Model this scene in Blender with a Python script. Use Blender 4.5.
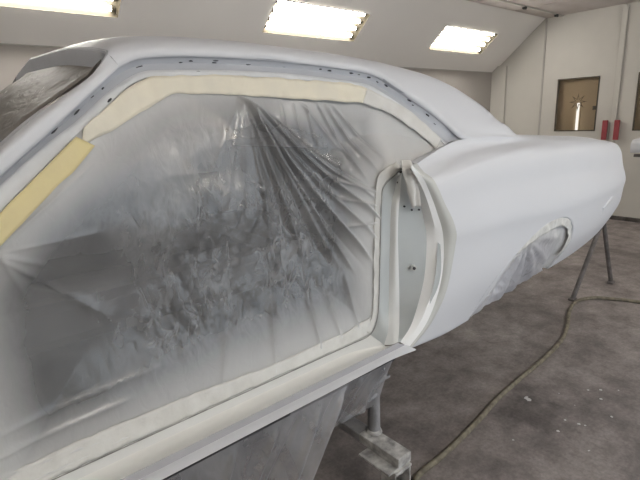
import bpy, bmesh, math, random
import numpy as np
from mathutils import Vector, Matrix, noise

random.seed(7)
for o in list(bpy.data.objects):
    bpy.data.objects.remove(o)
scene = bpy.context.scene
COL = scene.collection
H = 1.45            # eye height above the booth floor; shapes below use heights relative to it

# ------------------------------------------------------------------ camera, world, exposure
YAW, PITCH, ROLL, FPX = math.radians(50.2), math.radians(14.3), math.radians(2.35), 470.0
fwd = Vector((math.cos(PITCH) * math.cos(YAW), math.cos(PITCH) * math.sin(YAW), -math.sin(PITCH)))
rgt = fwd.cross(Vector((0, 0, 1))).normalized()
dwn = fwd.cross(rgt)
cr_, sr_ = math.cos(ROLL), math.sin(ROLL)
cx_, cy_ = cr_ * rgt + sr_ * dwn, -sr_ * rgt + cr_ * dwn
cam_d = bpy.data.cameras.new('camera')
cam_d.sensor_width = 36.0
cam_d.lens = 36.0 * FPX / 640.0
cam_d.clip_start = 0.02
cam = bpy.data.objects.new('camera', cam_d)
COL.objects.link(cam)
cam.matrix_world = Matrix(((cx_.x, -cy_.x, -fwd.x, 0), (cx_.y, -cy_.y, -fwd.y, 0),
                           (cx_.z, -cy_.z, -fwd.z, H), (0, 0, 0, 1)))
scene.camera = cam

world = bpy.data.worlds.new('world')
scene.world = world
world.use_nodes = True
world.node_tree.nodes['Background'].inputs[0].default_value = (0.80, 0.90, 1.0, 1)
world.node_tree.nodes['Background'].inputs[1].default_value = 1.5

vs = scene.view_settings
vs.view_transform = 'Standard'
vs.look = 'None'
vs.gamma = 1.0
vs.use_curve_mapping = False
vs.exposure = 0.0
TUBE_POWER = 34.0
TUBE_COLOR = (1.0, 0.955, 0.895, 1)


# ------------------------------------------------------------------ helpers
def tag(o, label=None, cat=None, group=None, kind=None):
    if label: o['label'] = label
    if cat: o['category'] = cat
    if group: o['group'] = group
    if kind: o['kind'] = kind
    return o


def empty(name, loc=(0, 0, 0)):
    o = bpy.data.objects.new(name, None)
    o.empty_display_size = 0.1
    COL.objects.link(o)
    o.location = loc
    return o


def link(name, me, mat=None, parent=None, smooth=True):
    if mat: me.materials.append(mat)
    for p in me.polygons: p.use_smooth = smooth
    o = bpy.data.objects.new(name, me)
    COL.objects.link(o)
    if parent is not None:
        o.parent = parent
        # parents are unrotated empties; the meshes are written in world metres
        o.location = -Vector(parent_loc(parent))
    return o


def parent_loc(o):
    v = Vector(o.location)
    while o.parent is not None:
        o = o.parent
        v += Vector(o.location)
    return v


def mesh(name, verts, faces, mat=None, parent=None, smooth=True, rel=True, angle=None):
    me = bpy.data.meshes.new(name)
    dz = H if rel else 0.0
    me.from_pydata([(float(v[0]), float(v[1]), float(v[2]) + dz) for v in verts], [], faces)
    me.validate()
    bm = bmesh.new(); bm.from_mesh(me)
    bmesh.ops.recalc_face_normals(bm, faces=bm.faces)
    bm.to_mesh(me); bm.free()
    o = link(name, me, mat, parent, smooth)
    if smooth and angle:
        sharp(me, angle)
    return o


def sharp(me, deg):
    bm = bmesh.new(); bm.from_mesh(me)
    for e in bm.edges:
        if len(e.link_faces) == 2 and e.calc_face_angle(0) > math.radians(deg):
            e.smooth = False
    bm.to_mesh(me); bm.free()


def grid_faces(nr, nc, off=0):
    f = []
    for r in range(nr - 1):
        for c in range(nc - 1):
            a = off + r * nc + c
            f.append((a, a + 1, a + nc + 1, a + nc))
    return f


def grid(name, rows, mat, parent=None, **kw):
    nr, nc = len(rows), len(rows[0])
    return mesh(name, [p for r in rows for p in r], grid_faces(nr, nc), mat, parent, **kw)


def thick(o, t, offset=0.0):
    m = o.modifiers.new('thickness', 'SOLIDIFY')
    m.thickness = t
    m.offset = offset
    return o


def cr(pts, n, smooth=0):
    """resample a polyline to n points at equal arc length with Catmull-Rom"""
    p = np.array(pts, float)
    q = np.vstack([2 * p[0] - p[1], p, 2 * p[-1] - p[-2]])
    out = []
    for i in range(1, len(q) - 2):
        a, b, c, d = q[i - 1], q[i], q[i + 1], q[i + 2]
        for t in np.linspace(0, 1, 16, endpoint=False):
            out.append(0.5 * (2 * b + (c - a) * t + (2 * a - 5 * b + 4 * c - d) * t * t + (3 * b - a - 3 * c + d) * t ** 3))
    out.append(p[-1])
    out = np.array(out)
    for _ in range(smooth):
        out[1:-1] = (out[:-2] + 2 * out[1:-1] + out[2:]) / 4
    s = np.concatenate([[0], np.cumsum(np.linalg.norm(np.diff(out, axis=0), axis=1))])
    u = np.linspace(0, s[-1], n)
    return np.stack([np.interp(u, s, out[:, k]) for k in range(out.shape[1])], 1)


def loft(curves, n_along, n_across=None, smooth=0):
    """grid rows through a list of curves; Catmull across when n_across is given"""
    rows = [cr(c, n_along, smooth) for c in curves]
    if n_across is None:
        return rows
    cols = [cr([r[i] for r in rows], n_across) for i in range(n_along)]
    return [[cols[i][k] for i in range(n_along)] for k in range(n_across)]


def tfi(bottom, top, left, right):
    """transfinite interpolation; bottom/top run left to right, left/right run bottom to top"""
    b, t, l, r = map(np.asarray, (bottom, top, left, right))
    nu, nv = len(b), len(l)
    u = np.linspace(0, 1, nu)[None, :, None]
    v = np.linspace(0, 1, nv)[:, None, None]
    S = (1 - v) * b[None] + v * t[None] + (1 - u) * l[:, None] + u * r[:, None]
    S -= (1 - u) * (1 - v) * b[0] + u * (1 - v) * b[-1] + (1 - u) * v * t[0] + u * v * t[-1]
    return S


def add_box(bm, c, s, bevel=0.0, rot=None):
    g = bmesh.ops.create_cube(bm, size=1.0)
    vv = g['verts']
    for v in vv:
        p = Vector((v.co.x * s[0], v.co.y * s[1], v.co.z * s[2]))
        if rot is not None: p = rot @ p
        v.co = p + Vector(c)
    if bevel:
        ed = list({e for v in vv for e in v.link_edges})
        bmesh.ops.bevel(bm, geom=ed, offset=bevel, segments=2, affect='EDGES', profile=0.6)


def add_tube(bm, a, b, r, seg=12, r2=None):
    a, b = Vector(a), Vector(b)
    d = b - a
    g = bmesh.ops.create_cone(bm, cap_ends=True, segments=seg, radius1=r, radius2=r if r2 is None else r2, depth=d.length)
    R = d.to_track_quat('Z', 'Y').to_matrix()
    for v in g['verts']:
        v.co = R @ v.co + (a + b) / 2


def bobj(name, fn, mat, parent=None, smooth=False, angle=35):
    bm = bmesh.new()
    fn(bm)
    me = bpy.data.meshes.new(name)
    bm.to_mesh(me); bm.free()
    o = link(name, me, mat, parent, smooth)
    if smooth: sharp(me, angle)
    return o


def box(name, c, s, mat, parent=None, bevel=0.0, rot=None):
    return bobj(name, lambda bm: add_box(bm, c, s, bevel, rot), mat, parent)


def tube_path(name, pts, r, mat, parent=None, seg=10):
    pts = [Vector(p) for p in pts]
    vs_, fs = [], []
    for i, p in enumerate(pts):
        d = (pts[min(i + 1, len(pts) - 1)] - pts[max(i - 1, 0)]).normalized()
        a = d.cross(Vector((0, 0, 1)))
        if a.length < 1e-3: a = Vector((1, 0, 0))
        a.normalize(); b = d.cross(a)
        for k in range(seg):
            t = 2 * math.pi * k / seg
            vs_.append(p + r * (math.cos(t) * a + math.sin(t) * b))
    for i in range(len(pts) - 1):
        for k in range(seg):
            fs.append((i * seg + k, i * seg + (k + 1) % seg, (i + 1) * seg + (k + 1) % seg, (i + 1) * seg + k))
    fs.append(tuple(range(seg))[::-1]); fs.append(tuple((len(pts) - 1) * seg + k for k in range(seg)))
    return mesh(name, vs_, fs, mat, parent, rel=False)


# ------------------------------------------------------------------ materials
def nt(name):
    m = bpy.data.materials.new(name)
    m.use_nodes = True
    t = m.node_tree
    return m, t, t.nodes, t.links, t.nodes['Principled BSDF']


def paint(name, c1, c2=None, rough=0.5, scale=6.0, bump=0.0, bscale=60.0, spec=0.4, detail=4.0, metal=0.0, lo=0.35, hi=0.65):
    """plain colour broken up by object-space noise, with a little relief"""
    m, t, N, L, b = nt(name)
    c2 = c2 or tuple(x * 0.93 for x in c1)
    tc = N.new('ShaderNodeTexCoord')
    n = N.new('ShaderNodeTexNoise'); n.inputs['Scale'].default_value = scale; n.inputs['Detail'].default_value = detail
    r = N.new('ShaderNodeValToRGB')
    r.color_ramp.elements[0].position = lo; r.color_ramp.elements[1].position = hi
    r.color_ramp.elements[0].color = (*c2, 1); r.color_ramp.elements[1].color = (*c1, 1)
    L.new(tc.outputs['Object'], n.inputs['Vector']); L.new(n.outputs['Fac'], r.inputs['Fac'])
    L.new(r.outputs['Color'], b.inputs['Base Color'])
    b.inputs['Roughness'].default_value = rough
    b.inputs['Specular IOR Level'].default_value = spec
    b.inputs['Metallic'].default_value = metal
    if bump:
        n2 = N.new('ShaderNodeTexNoise'); n2.inputs['Scale'].default_value = bscale; n2.inputs['Detail'].default_value = 5
        bp = N.new('ShaderNodeBump'); bp.inputs['Strength'].default_value = bump; bp.inputs['Distance'].default_value = 0.01
        L.new(tc.outputs['Object'], n2.inputs['Vector']); L.new(n2.outputs['Fac'], bp.inputs['Height'])
        L.new(bp.outputs['Normal'], b.inputs['Normal'])
    return m


def emit(name, color, power):
    m, t, N, L, b = nt(name)
    N.remove(b)
    e = N.new('ShaderNodeEmission')
    e.inputs[0].default_value = color; e.inputs[1].default_value = power
    L.new(e.outputs[0], N['Material Output'].inputs[0])
    return m


def film(name, opac=0.35, tint=(0.72, 0.73, 0.75), crinkle=0.5, gloss=0.06, rough=0.38, scale=38.0, spray_col=(0.82, 0.82, 0.81), graze=0.45):
    """thin masking plastic: see-through, hazy, shiny, whiter where paint dust settled ('overspray')"""
    m, t, N, L, b = nt(name)
    N.remove(b)
    out = N['Material Output']
    tc = N.new('ShaderNodeTexCoord')
    at = N.new('ShaderNodeAttribute'); at.attribute_name = 'overspray'
    ac = N.new('ShaderNodeAttribute'); ac.attribute_name = 'crinkle'
    n1 = N.new('ShaderNodeTexNoise'); n1.inputs['Scale'].default_value = 7; n1.inputs['Detail'].default_value = 6
    mp = N.new('ShaderNodeMapping'); mp.inputs['Scale'].default_value = (1, 1, 0.55)
    n2 = N.new('ShaderNodeTexNoise'); n2.inputs['Scale'].default_value = scale * 0.35; n2.inputs['Detail'].default_value = 3
    L.new(tc.outputs['Object'], n1.inputs['Vector']); L.new(tc.outputs['Object'], mp.inputs['Vector'])
    L.new(mp.outputs['Vector'], n2.inputs['Vector'])
    warp = N.new('ShaderNodeVectorMath'); warp.operation = 'MULTIPLY_ADD'
    warp.inputs[1].default_value = (0.06, 0.06, 0.06)
    L.new(n2.outputs['Color'], warp.inputs[0]); L.new(mp.outputs['Vector'], warp.inputs[2])
    hs = []
    n3 = N.new('ShaderNodeTexNoise'); n3.inputs['Scale'].default_value = scale * 0.6; n3.inputs['Detail'].default_value = 3
    n3.inputs['Roughness'].default_value = 0.5; n3.inputs['Distortion'].default_value = 0.8
    L.new(mp.outputs['Vector'], n3.inputs['Vector'])
    rd = N.new('ShaderNodeMath'); rd.operation = 'SUBTRACT'; rd.inputs[1].default_value = 0.5
    ab = N.new('ShaderNodeMath'); ab.operation = 'ABSOLUTE'
    am3 = N.new('ShaderNodeMath'); am3.operation = 'MULTIPLY'; am3.inputs[1].default_value = 1.9
    L.new(n3.outputs['Fac'], rd.inputs[0]); L.new(rd.outputs[0], ab.inputs[0]); L.new(ab.outputs[0], am3.inputs[0])
    hs.append(am3)
    for sc_, am_ in ((scale * 0.8, 0.30),):
        v = N.new('ShaderNodeTexVoronoi'); v.inputs['Scale'].default_value = sc_; v.feature = 'F1'
        L.new(warp.outputs[0], v.inputs['Vector'])
        mv_ = N.new('ShaderNodeMath'); mv_.operation = 'MULTIPLY'; mv_.inputs[1].default_value = am_
        L.new(v.outputs['Distance'], mv_.inputs[0]); hs.append(mv_)
    add = N.new('ShaderNodeMath'); add.operation = 'ADD'
    L.new(hs[0].outputs[0], add.inputs[0]); L.new(hs[1].outputs[0], add.inputs[1])
    bp = N.new('ShaderNodeBump'); bp.inputs['Distance'].default_value = 0.012
    ms = N.new('ShaderNodeMath'); ms.operation = 'MULTIPLY'; ms.inputs[1].default_value = crinkle
    L.new(ac.outputs['Fac'], ms.inputs[0]); L.new(ms.outputs[0], bp.inputs['Strength'])
    L.new(add.outputs[0], bp.inputs['Height'])
    # opacity = haze*noise + overspray
    rmp = N.new('ShaderNodeMapRange'); rmp.inputs['From Min'].default_value = 0.3; rmp.inputs['From Max'].default_value = 0.7
    rmp.inputs['To Min'].default_value = opac * 0.75; rmp.inputs['To Max'].default_value = opac * 1.25
    L.new(n1.outputs['Fac'], rmp.inputs['Value'])
    hz = N.new('ShaderNodeMapRange'); hz.inputs['From Min'].default_value = 0.0; hz.inputs['From Max'].default_value = 0.22
    hz.inputs['To Min'].default_value = 1.55; hz.inputs['To Max'].default_value = 0.80
    L.new(ab.outputs[0], hz.inputs['Value'])
    hm = N.new('ShaderNodeMix'); hm.data_type = 'FLOAT'; hm.inputs[2].default_value = 1.0
    L.new(ac.outputs['Fac'], hm.inputs[0]); L.new(hz.outputs[0], hm.inputs[3])
    ho = N.new('ShaderNodeMath'); ho.operation = 'MULTIPLY'; ho.use_clamp = True
    L.new(rmp.outputs[0], ho.inputs[0]); L.new(hm.outputs[0], ho.inputs[1])
    mx = N.new('ShaderNodeMix'); mx.data_type = 'FLOAT'
    L.new(at.outputs['Fac'], mx.inputs[0]); L.new(ho.outputs[0], mx.inputs[2]); mx.inputs[3].default_value = 0.97
    col = N.new('ShaderNodeMix'); col.data_type = 'RGBA'
    L.new(at.outputs['Fac'], col.inputs[0]); col.inputs[6].default_value = (*tint, 1); col.inputs[7].default_value = (*spray_col, 1)
    df = N.new('ShaderNodeBsdfDiffuse'); tl = N.new('ShaderNodeBsdfTranslucent')
    L.new(col.outputs[2], df.inputs['Color']); L.new(col.outputs[2], tl.inputs['Color'])
    L.new(bp.outputs['Normal'], df.inputs['Normal']); L.new(bp.outputs['Normal'], tl.inputs['Normal'])
    m1 = N.new('ShaderNodeMixShader'); m1.inputs[0].default_value = 0.3
    L.new(df.outputs[0], m1.inputs[1]); L.new(tl.outputs[0], m1.inputs[2])
    tr = N.new('ShaderNodeBsdfTransparent'); tr.inputs[0].default_value = (0.9, 0.9, 0.9, 1)
    m2 = N.new('ShaderNodeMixShader')
    L.new(mx.outputs[0], m2.inputs[0]); L.new(tr.outputs[0], m2.inputs[1]); L.new(m1.outputs[0], m2.inputs[2])
    gl = N.new('ShaderNodeBsdfGlossy'); gl.inputs['Roughness'].default_value = rough
    L.new(bp.outputs['Normal'], gl.inputs['Normal'])
    lw = N.new('ShaderNodeLayerWeight'); lw.inputs['Blend'].default_value = 0.5
    pw = N.new('ShaderNodeMath'); pw.operation = 'POWER'; pw.inputs[1].default_value = 3.0
    L.new(lw.outputs['Facing'], pw.inputs[0])
    mg0 = N.new('ShaderNodeMath'); mg0.operation = 'MULTIPLY_ADD'; mg0.inputs[1].default_value = graze; mg0.inputs[2].default_value = gloss
    L.new(pw.outputs[0], mg0.inputs[0])
    inv = N.new('ShaderNodeMath'); inv.operation = 'SUBTRACT'; inv.inputs[0].default_value = 1.06
    L.new(at.outputs['Fac'], inv.inputs[1])
    mg = N.new('ShaderNodeMath'); mg.operation = 'MULTIPLY'; mg.use_clamp = True
    L.new(mg0.outputs[0], mg.inputs[0]); L.new(inv.outputs[0], mg.inputs[1])
    m3 = N.new('ShaderNodeMixShader')
    L.new(mg.outputs[0], m3.inputs[0]); L.new(m2.outputs[0], m3.inputs[1]); L.new(gl.outputs[0], m3.inputs[2])
    L.new(m3.outputs[0], out.inputs[0])
    return m


def floor_mat():
    m, t, N, L, b = nt('dusty_concrete')
    tc = N.new('ShaderNodeTexCoord')
    def nz(s, d, rgh=0.6, dist=0.0):
        n = N.new('ShaderNodeTexNoise'); n.inputs['Scale'].default_value = s; n.inputs['Detail'].default_value = d
        n.inputs['Roughness'].default_value = rgh; n.inputs['Distortion'].default_value = dist
        L.new(tc.outputs['Object'], n.inputs['Vector']); return n
    a, c, d = nz(0.9, 8, 0.65, 0.4), nz(5.5, 10, 0.7), nz(60, 6, 0.7)
    r = N.new('ShaderNodeValToRGB')
    e = r.color_ramp.elements
    e[0].position = 0.32; e[0].color = (0.18, 0.162, 0.156, 1)
    e[1].position = 0.70; e[1].color = (0.37, 0.338, 0.325, 1)
    L.new(a.outputs['Fac'], r.inputs['Fac'])
    r2 = N.new('ShaderNodeValToRGB'); r2.color_ramp.elements[0].position = 0.35; r2.color_ramp.elements[1].position = 0.75
    r2.color_ramp.elements[0].color = (0.62, 0.60, 0.60, 1); r2.color_ramp.elements[1].color = (1.45, 1.42, 1.40, 1)
    L.new(c.outputs['Fac'], r2.inputs['Fac'])
    mu = N.new('ShaderNodeMix'); mu.data_type = 'RGBA'; mu.blend_type = 'MULTIPLY'; mu.inputs[0].default_value = 1.0
    L.new(r.outputs[0], mu.inputs[6]); L.new(r2.outputs[0], mu.inputs[7])
    r3 = N.new('ShaderNodeValToRGB'); r3.color_ramp.elements[0].position = 0.3; r3.color_ramp.elements[1].position = 0.75
    r3.color_ramp.elements[0].color = (0.8, 0.8, 0.8, 1); r3.color_ramp.elements[1].color = (1.25, 1.25, 1.25, 1)
    L.new(d.outputs['Fac'], r3.inputs['Fac'])
    mu2 = N.new('ShaderNodeMix'); mu2.data_type = 'RGBA'; mu2.blend_type = 'MULTIPLY'; mu2.inputs[0].default_value = 1.0
    L.new(mu.outputs[2], mu2.inputs[6]); L.new(r3.outputs[0], mu2.inputs[7])
    # an old oil stain with a ragged outline beside the hose
    sep = N.new('ShaderNodeVectorMath'); sep.operation = 'DISTANCE'; sep.inputs[1].default_value = (2.08, 0.90, 0)
    n4 = nz(9, 5)
    dm = N.new('ShaderNodeMath'); dm.operation = 'MULTIPLY_ADD'; dm.inputs[1].default_value = 0.35
    L.new(tc.outputs['Object'], sep.inputs[0]); L.new(n4.outputs['Fac'], dm.inputs[0]); L.new(sep.outputs['Value'], dm.inputs[2])
    mr = N.new('ShaderNodeMapRange'); mr.inputs['From Min'].default_value = 0.27; mr.inputs['From Max'].default_value = 0.36
    mr.inputs['To Min'].default_value = 0.6; mr.inputs['To Max'].default_value = 1.0
    L.new(dm.outputs[0], mr.inputs['Value'])
    mu3 = N.new('ShaderNodeMix'); mu3.data_type = 'RGBA'; mu3.blend_type = 'MULTIPLY'; mu3.inputs[0].default_value = 1.0
    L.new(mu2.outputs[2], mu3.inputs[6]); L.new(mr.outputs[0], mu3.inputs[7])
    L.new(mu3.outputs[2], b.inputs['Base Color'])
    b.inputs['Roughness'].default_value = 0.62
    b.inputs['Specular IOR Level'].default_value = 0.3
    bp = N.new('ShaderNodeBump'); bp.inputs['Strength'].default_value = 0.25; bp.inputs['Distance'].default_value = 0.004
    L.new(d.outputs['Fac'], bp.inputs['Height']); L.new(bp.outputs['Normal'], b.inputs['Normal'])
    return m


M = {}
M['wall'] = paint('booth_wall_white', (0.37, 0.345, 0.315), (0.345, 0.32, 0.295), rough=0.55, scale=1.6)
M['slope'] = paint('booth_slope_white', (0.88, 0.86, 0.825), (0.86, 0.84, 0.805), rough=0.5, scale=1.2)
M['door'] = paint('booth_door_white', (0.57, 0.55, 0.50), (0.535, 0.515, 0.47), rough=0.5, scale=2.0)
M['seam'] = paint('seam_dirt', (0.45, 0.43, 0.40), rough=0.8)
M['shadow_hole'] = paint('shadow_hole_grey', (0.16, 0.155, 0.15), (0.40, 0.39, 0.38), rough=0.7, scale=14)  # colours the stand-in shadow line and the drain hole
M['filter'] = paint('ceiling_filter', (0.60, 0.56, 0.53), (0.52, 0.47, 0.44), rough=0.9, scale=3, bump=0.3, bscale=90)
M['bar'] = paint('ceiling_bar', (0.45, 0.42, 0.40), rough=0.5)
M['black'] = paint('black_plastic', (0.02, 0.02, 0.02), rough=0.5)
M['floor'] = floor_mat()
M['grime'] = paint('wall_base_grime', (0.05, 0.045, 0.04), (0.12, 0.11, 0.10), rough=0.9, scale=9)
M['tube'] = emit('fluorescent_tube', TUBE_COLOR, TUBE_POWER)
M['reflector'] = paint('fixture_reflector', (0.12, 0.105, 0.078), rough=0.9, spec=0.0)
M['body'] = paint('white_basecoat', (0.665, 0.675, 0.705), (0.655, 0.665, 0.692), rough=0.42, scale=2.0, bump=0.015, bscale=220, spec=0.35)
M['primer'] = paint('grey_blue_primer', (0.50, 0.515, 0.55), (0.465, 0.48, 0.515), rough=0.5, scale=9)
M['flange'] = paint('white_flange', (0.72, 0.735, 0.75), (0.64, 0.655, 0.67), rough=0.5, scale=14)
M['jamb'] = paint('grey_jamb', (0.52, 0.55, 0.555), (0.49, 0.52, 0.525), rough=0.4, scale=5)
M['jamb_white'] = paint('white_jamb', (0.76, 0.77, 0.76), (0.72, 0.73, 0.72), rough=0.42, scale=5)
M['bevel'] = paint('bright_white_bevel', (0.88, 0.885, 0.88), (0.85, 0.855, 0.85), rough=0.4, scale=5)
M['step'] = paint('shaded_sill_step', (0.36, 0.36, 0.385), (0.34, 0.34, 0.365), rough=0.42)  # shade on the step face is put into this darker grey
M['undercoat'] = paint('dark_undercoat', (0.07, 0.07, 0.075), rough=0.7)
M['rim'] = paint('grey_green_rim', (0.56, 0.565, 0.54), (0.53, 0.535, 0.51), rough=0.42, scale=5)
M['sill'] = paint('off_white_sill', (0.86, 0.86, 0.83), (0.82, 0.82, 0.79), rough=0.42, scale=5)
M['chip'] = paint('black_chip', (0.025, 0.025, 0.03), rough=0.6)
M['dark_primer'] = paint('mottled_dark_primer', (0.09, 0.09, 0.10), (0.22, 0.22, 0.22), rough=0.6, scale=60)
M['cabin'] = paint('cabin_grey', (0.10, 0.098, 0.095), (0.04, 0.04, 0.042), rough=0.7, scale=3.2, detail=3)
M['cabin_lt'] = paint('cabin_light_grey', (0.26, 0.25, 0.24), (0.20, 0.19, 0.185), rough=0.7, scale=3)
M['paper'] = paint('cream_masking_paper', (0.78, 0.73, 0.60), (0.72, 0.68, 0.575), rough=0.75, scale=11, bump=0.25, bscale=25)
M['paper_white'] = paint('oversprayed_paper', (0.70, 0.695, 0.67), (0.64, 0.63, 0.60), rough=0.7, scale=14, bump=0.35, bscale=30)
M['yellow'] = paint('yellow_masking_tape', (0.74, 0.64, 0.33), (0.68, 0.59, 0.34), rough=0.7, scale=8, bump=0.2, bscale=28)
M['film_door'] = film('door_masking_film', 0.22, crinkle=0.45, gloss=0.085, rough=0.27)
M['film_wind'] = film('windscreen_masking_film', 0.72, tint=(0.25, 0.23, 0.205), crinkle=0.45, scale=20, gloss=0.05, graze=0.12, spray_col=(0.36, 0.34, 0.31))
M['film_arch'] = film('arch_masking_film', 0.93, tint=(0.60, 0.60, 0.64), crinkle=0.25)
M['film_drape'] = film('drape_masking_film', 0.13, tint=(0.62, 0.62, 0.66), crinkle=0.35)
M['steel'] = paint('dusty_steel', (0.33, 0.33, 0.34), (0.20, 0.20, 0.205), rough=0.55, scale=16, bump=0.3, bscale=80, metal=0.2)
M['steel_white'] = paint('overspray_steel', (0.62, 0.61, 0.59), (0.26, 0.255, 0.25), rough=0.6, scale=26, bump=0.4, bscale=70, detail=7)
M['rubber'] = paint('dusty_rubber', (0.16, 0.155, 0.15), (0.09, 0.09, 0.09), rough=0.7, scale=20)
M['leg'] = paint('rusty_grey_steel', (0.17, 0.155, 0.15), (0.11, 0.10, 0.095), rough=0.65, scale=18)
M['hose'] = paint('dirty_hose', (0.27, 0.24, 0.175), (0.12, 0.105, 0.08), rough=0.65, scale=30, lo=0.3, hi=0.7)
M['red'] = paint('red_handle', (0.34, 0.065, 0.075), (0.28, 0.05, 0.058), rough=0.5, scale=12)
M['kraft'] = paint('brown_backing', (0.70, 0.56, 0.385), (0.65, 0.52, 0.355), rough=0.7, scale=4)
M['gasket'] = paint('window_gasket', (0.10, 0.085, 0.065), rough=0.7)
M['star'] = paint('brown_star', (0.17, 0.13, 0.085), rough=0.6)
M['splat'] = paint('white_splatter', (0.62, 0.61, 0.60), rough=0.7)


def glass_mat():
    m, t, N, L, b = nt('window_glass')
    N.remove(b)
    tr = N.new('ShaderNodeBsdfTransparent'); tr.inputs[0].default_value = (0.93, 0.92, 0.9, 1)
    gl = N.new('ShaderNodeBsdfGlossy'); gl.inputs['Roughness'].default_value = 0.05
    fr = N.new('ShaderNodeFresnel'); fr.inputs[0].default_value = 1.45
    mx = N.new('ShaderNodeMixShader')
    L.new(fr.outputs[0], mx.inputs[0]); L.new(tr.outputs[0], mx.inputs[1]); L.new(gl.outputs[0], mx.inputs[2])
    L.new(mx.outputs[0], N['Material Output'].inputs[0])
    return m


M['glass'] = glass_mat()

# ------------------------------------------------------------------ the spray booth
X0, XE = -4.2, 7.0            # booth length
YN, YF = -1.36, 4.08          # near and far wall
ZW, ZC = 2.05, 2.70           # top of the straight wall, ceiling
YSF, YSN = 3.32, -0.60        # where the slopes reach the ceiling

tag(mesh('floor', [(X0, YN, 0), (XE, YN, 0), (XE, YF, 0), (X0, YF, 0)], [(0, 1, 2, 3)], M['floor'], rel=False, smooth=False), kind='structure')
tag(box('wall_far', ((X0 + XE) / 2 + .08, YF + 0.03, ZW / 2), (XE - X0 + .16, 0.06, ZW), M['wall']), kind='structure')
# unseen doorway added to the near wall for cool daylight on the car
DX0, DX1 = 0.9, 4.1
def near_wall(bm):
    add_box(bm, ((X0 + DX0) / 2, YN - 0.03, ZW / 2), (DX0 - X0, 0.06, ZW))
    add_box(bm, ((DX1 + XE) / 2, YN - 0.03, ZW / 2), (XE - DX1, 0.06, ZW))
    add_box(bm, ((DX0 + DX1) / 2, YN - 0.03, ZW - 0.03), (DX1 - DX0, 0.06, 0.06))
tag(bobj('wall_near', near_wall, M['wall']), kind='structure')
portal_d = bpy.data.lights.new('added_doorway_portal', 'AREA')
portal_d.shape = 'RECTANGLE'; portal_d.size = DX1 - DX0; portal_d.size_y = ZW - 0.06
portal_d.cycles.is_portal = True
portal = bpy.data.objects.new('added_doorway_portal', portal_d)
COL.objects.link(portal)
portal.location = ((DX0 + DX1) / 2, YN - 0.03, (ZW - 0.06) / 2)
portal.rotation_euler = (math.radians(90), 0, 0)
tag(box('wall_front', (X0 - 0.03, (YN + YF) / 2, ZC / 2), (0.06, YF - YN + 0.12, ZC), M['wall']), kind='structure')
box_c = ((X0 + XE) / 2 + .08, (YSN + YSF) / 2, ZC + 0.03)
ceil = tag(box('ceiling', box_c, (XE - X0 + .16, YSF - YSN + .04, 0.06), M['bar']), kind='structure')

# light openings along the slope (x ranges of the light fixtures) and across it (fractions s in metres from the wall top)
SL = math.hypot(YF - YSF, ZC - ZW)
S_LO, S_HI = 0.303, 0.650
FIX_X = [(-2.30, -1.13), (0.17, 1.34), (2.61, 3.785), (5.07, 6.25)]


def slope_pt(x, s, side, depth=0.0):
    """point on the slope; depth goes outwards, behind the panel"""
    dy, dz = (YSF - YF) / SL, (ZC - ZW) / SL
    ny, nz = dz, -dy                      # outward normal of the far slope (+Y, +Z)
    y = YF + dy * s + ny * depth
    z = ZW + dz * s + nz * depth
    if side < 0: y = YN + YF - y
    return (x, y, z)


for side, nm in ((1, 'wall_far_slope'), (-1, 'wall_near_slope')):
    xs = sorted([X0, XE + .15] + [v for f in FIX_X for v in f])
    verts, faces = [], []
    def quad(xa, xb, sa, sb):
        i = len(verts)
        verts.extend([slope_pt(xa, sa, side), slope_pt(xb, sa, side), slope_pt(xb, sb, side), slope_pt(xa, sb, side)])
        faces.append((i, i + 1, i + 2, i + 3))
    quad(X0, XE + .15, -.02, S_LO); quad(X0, XE + .15, S_HI, SL + .02)
    for i in range(0, len(xs), 2):
        quad(xs[i], xs[i + 1], S_LO, S_HI)
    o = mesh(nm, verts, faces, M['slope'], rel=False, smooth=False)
    tag(o, kind='structure')
    tr_ = mesh('trim_%d' % (1 if side > 0 else 2), [slope_pt(X0, -0.006, side, -0.006), slope_pt(XE, -0.006, side, -0.006), slope_pt(XE, 0.007, side, -0.006), slope_pt(X0, 0.007, side, -0.006),
                               slope_pt(X0, -0.006, side, 0.01), slope_pt(XE, -0.006, side, 0.01), slope_pt(XE, 0.007, side, 0.01), slope_pt(X0, 0.007, side, 0.01)],
               [(0, 1, 2, 3), (0, 1, 5, 4), (2, 3, 7, 6)], M['seam'], rel=False, smooth=False)
    tag(tr_, kind='structure')

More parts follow.
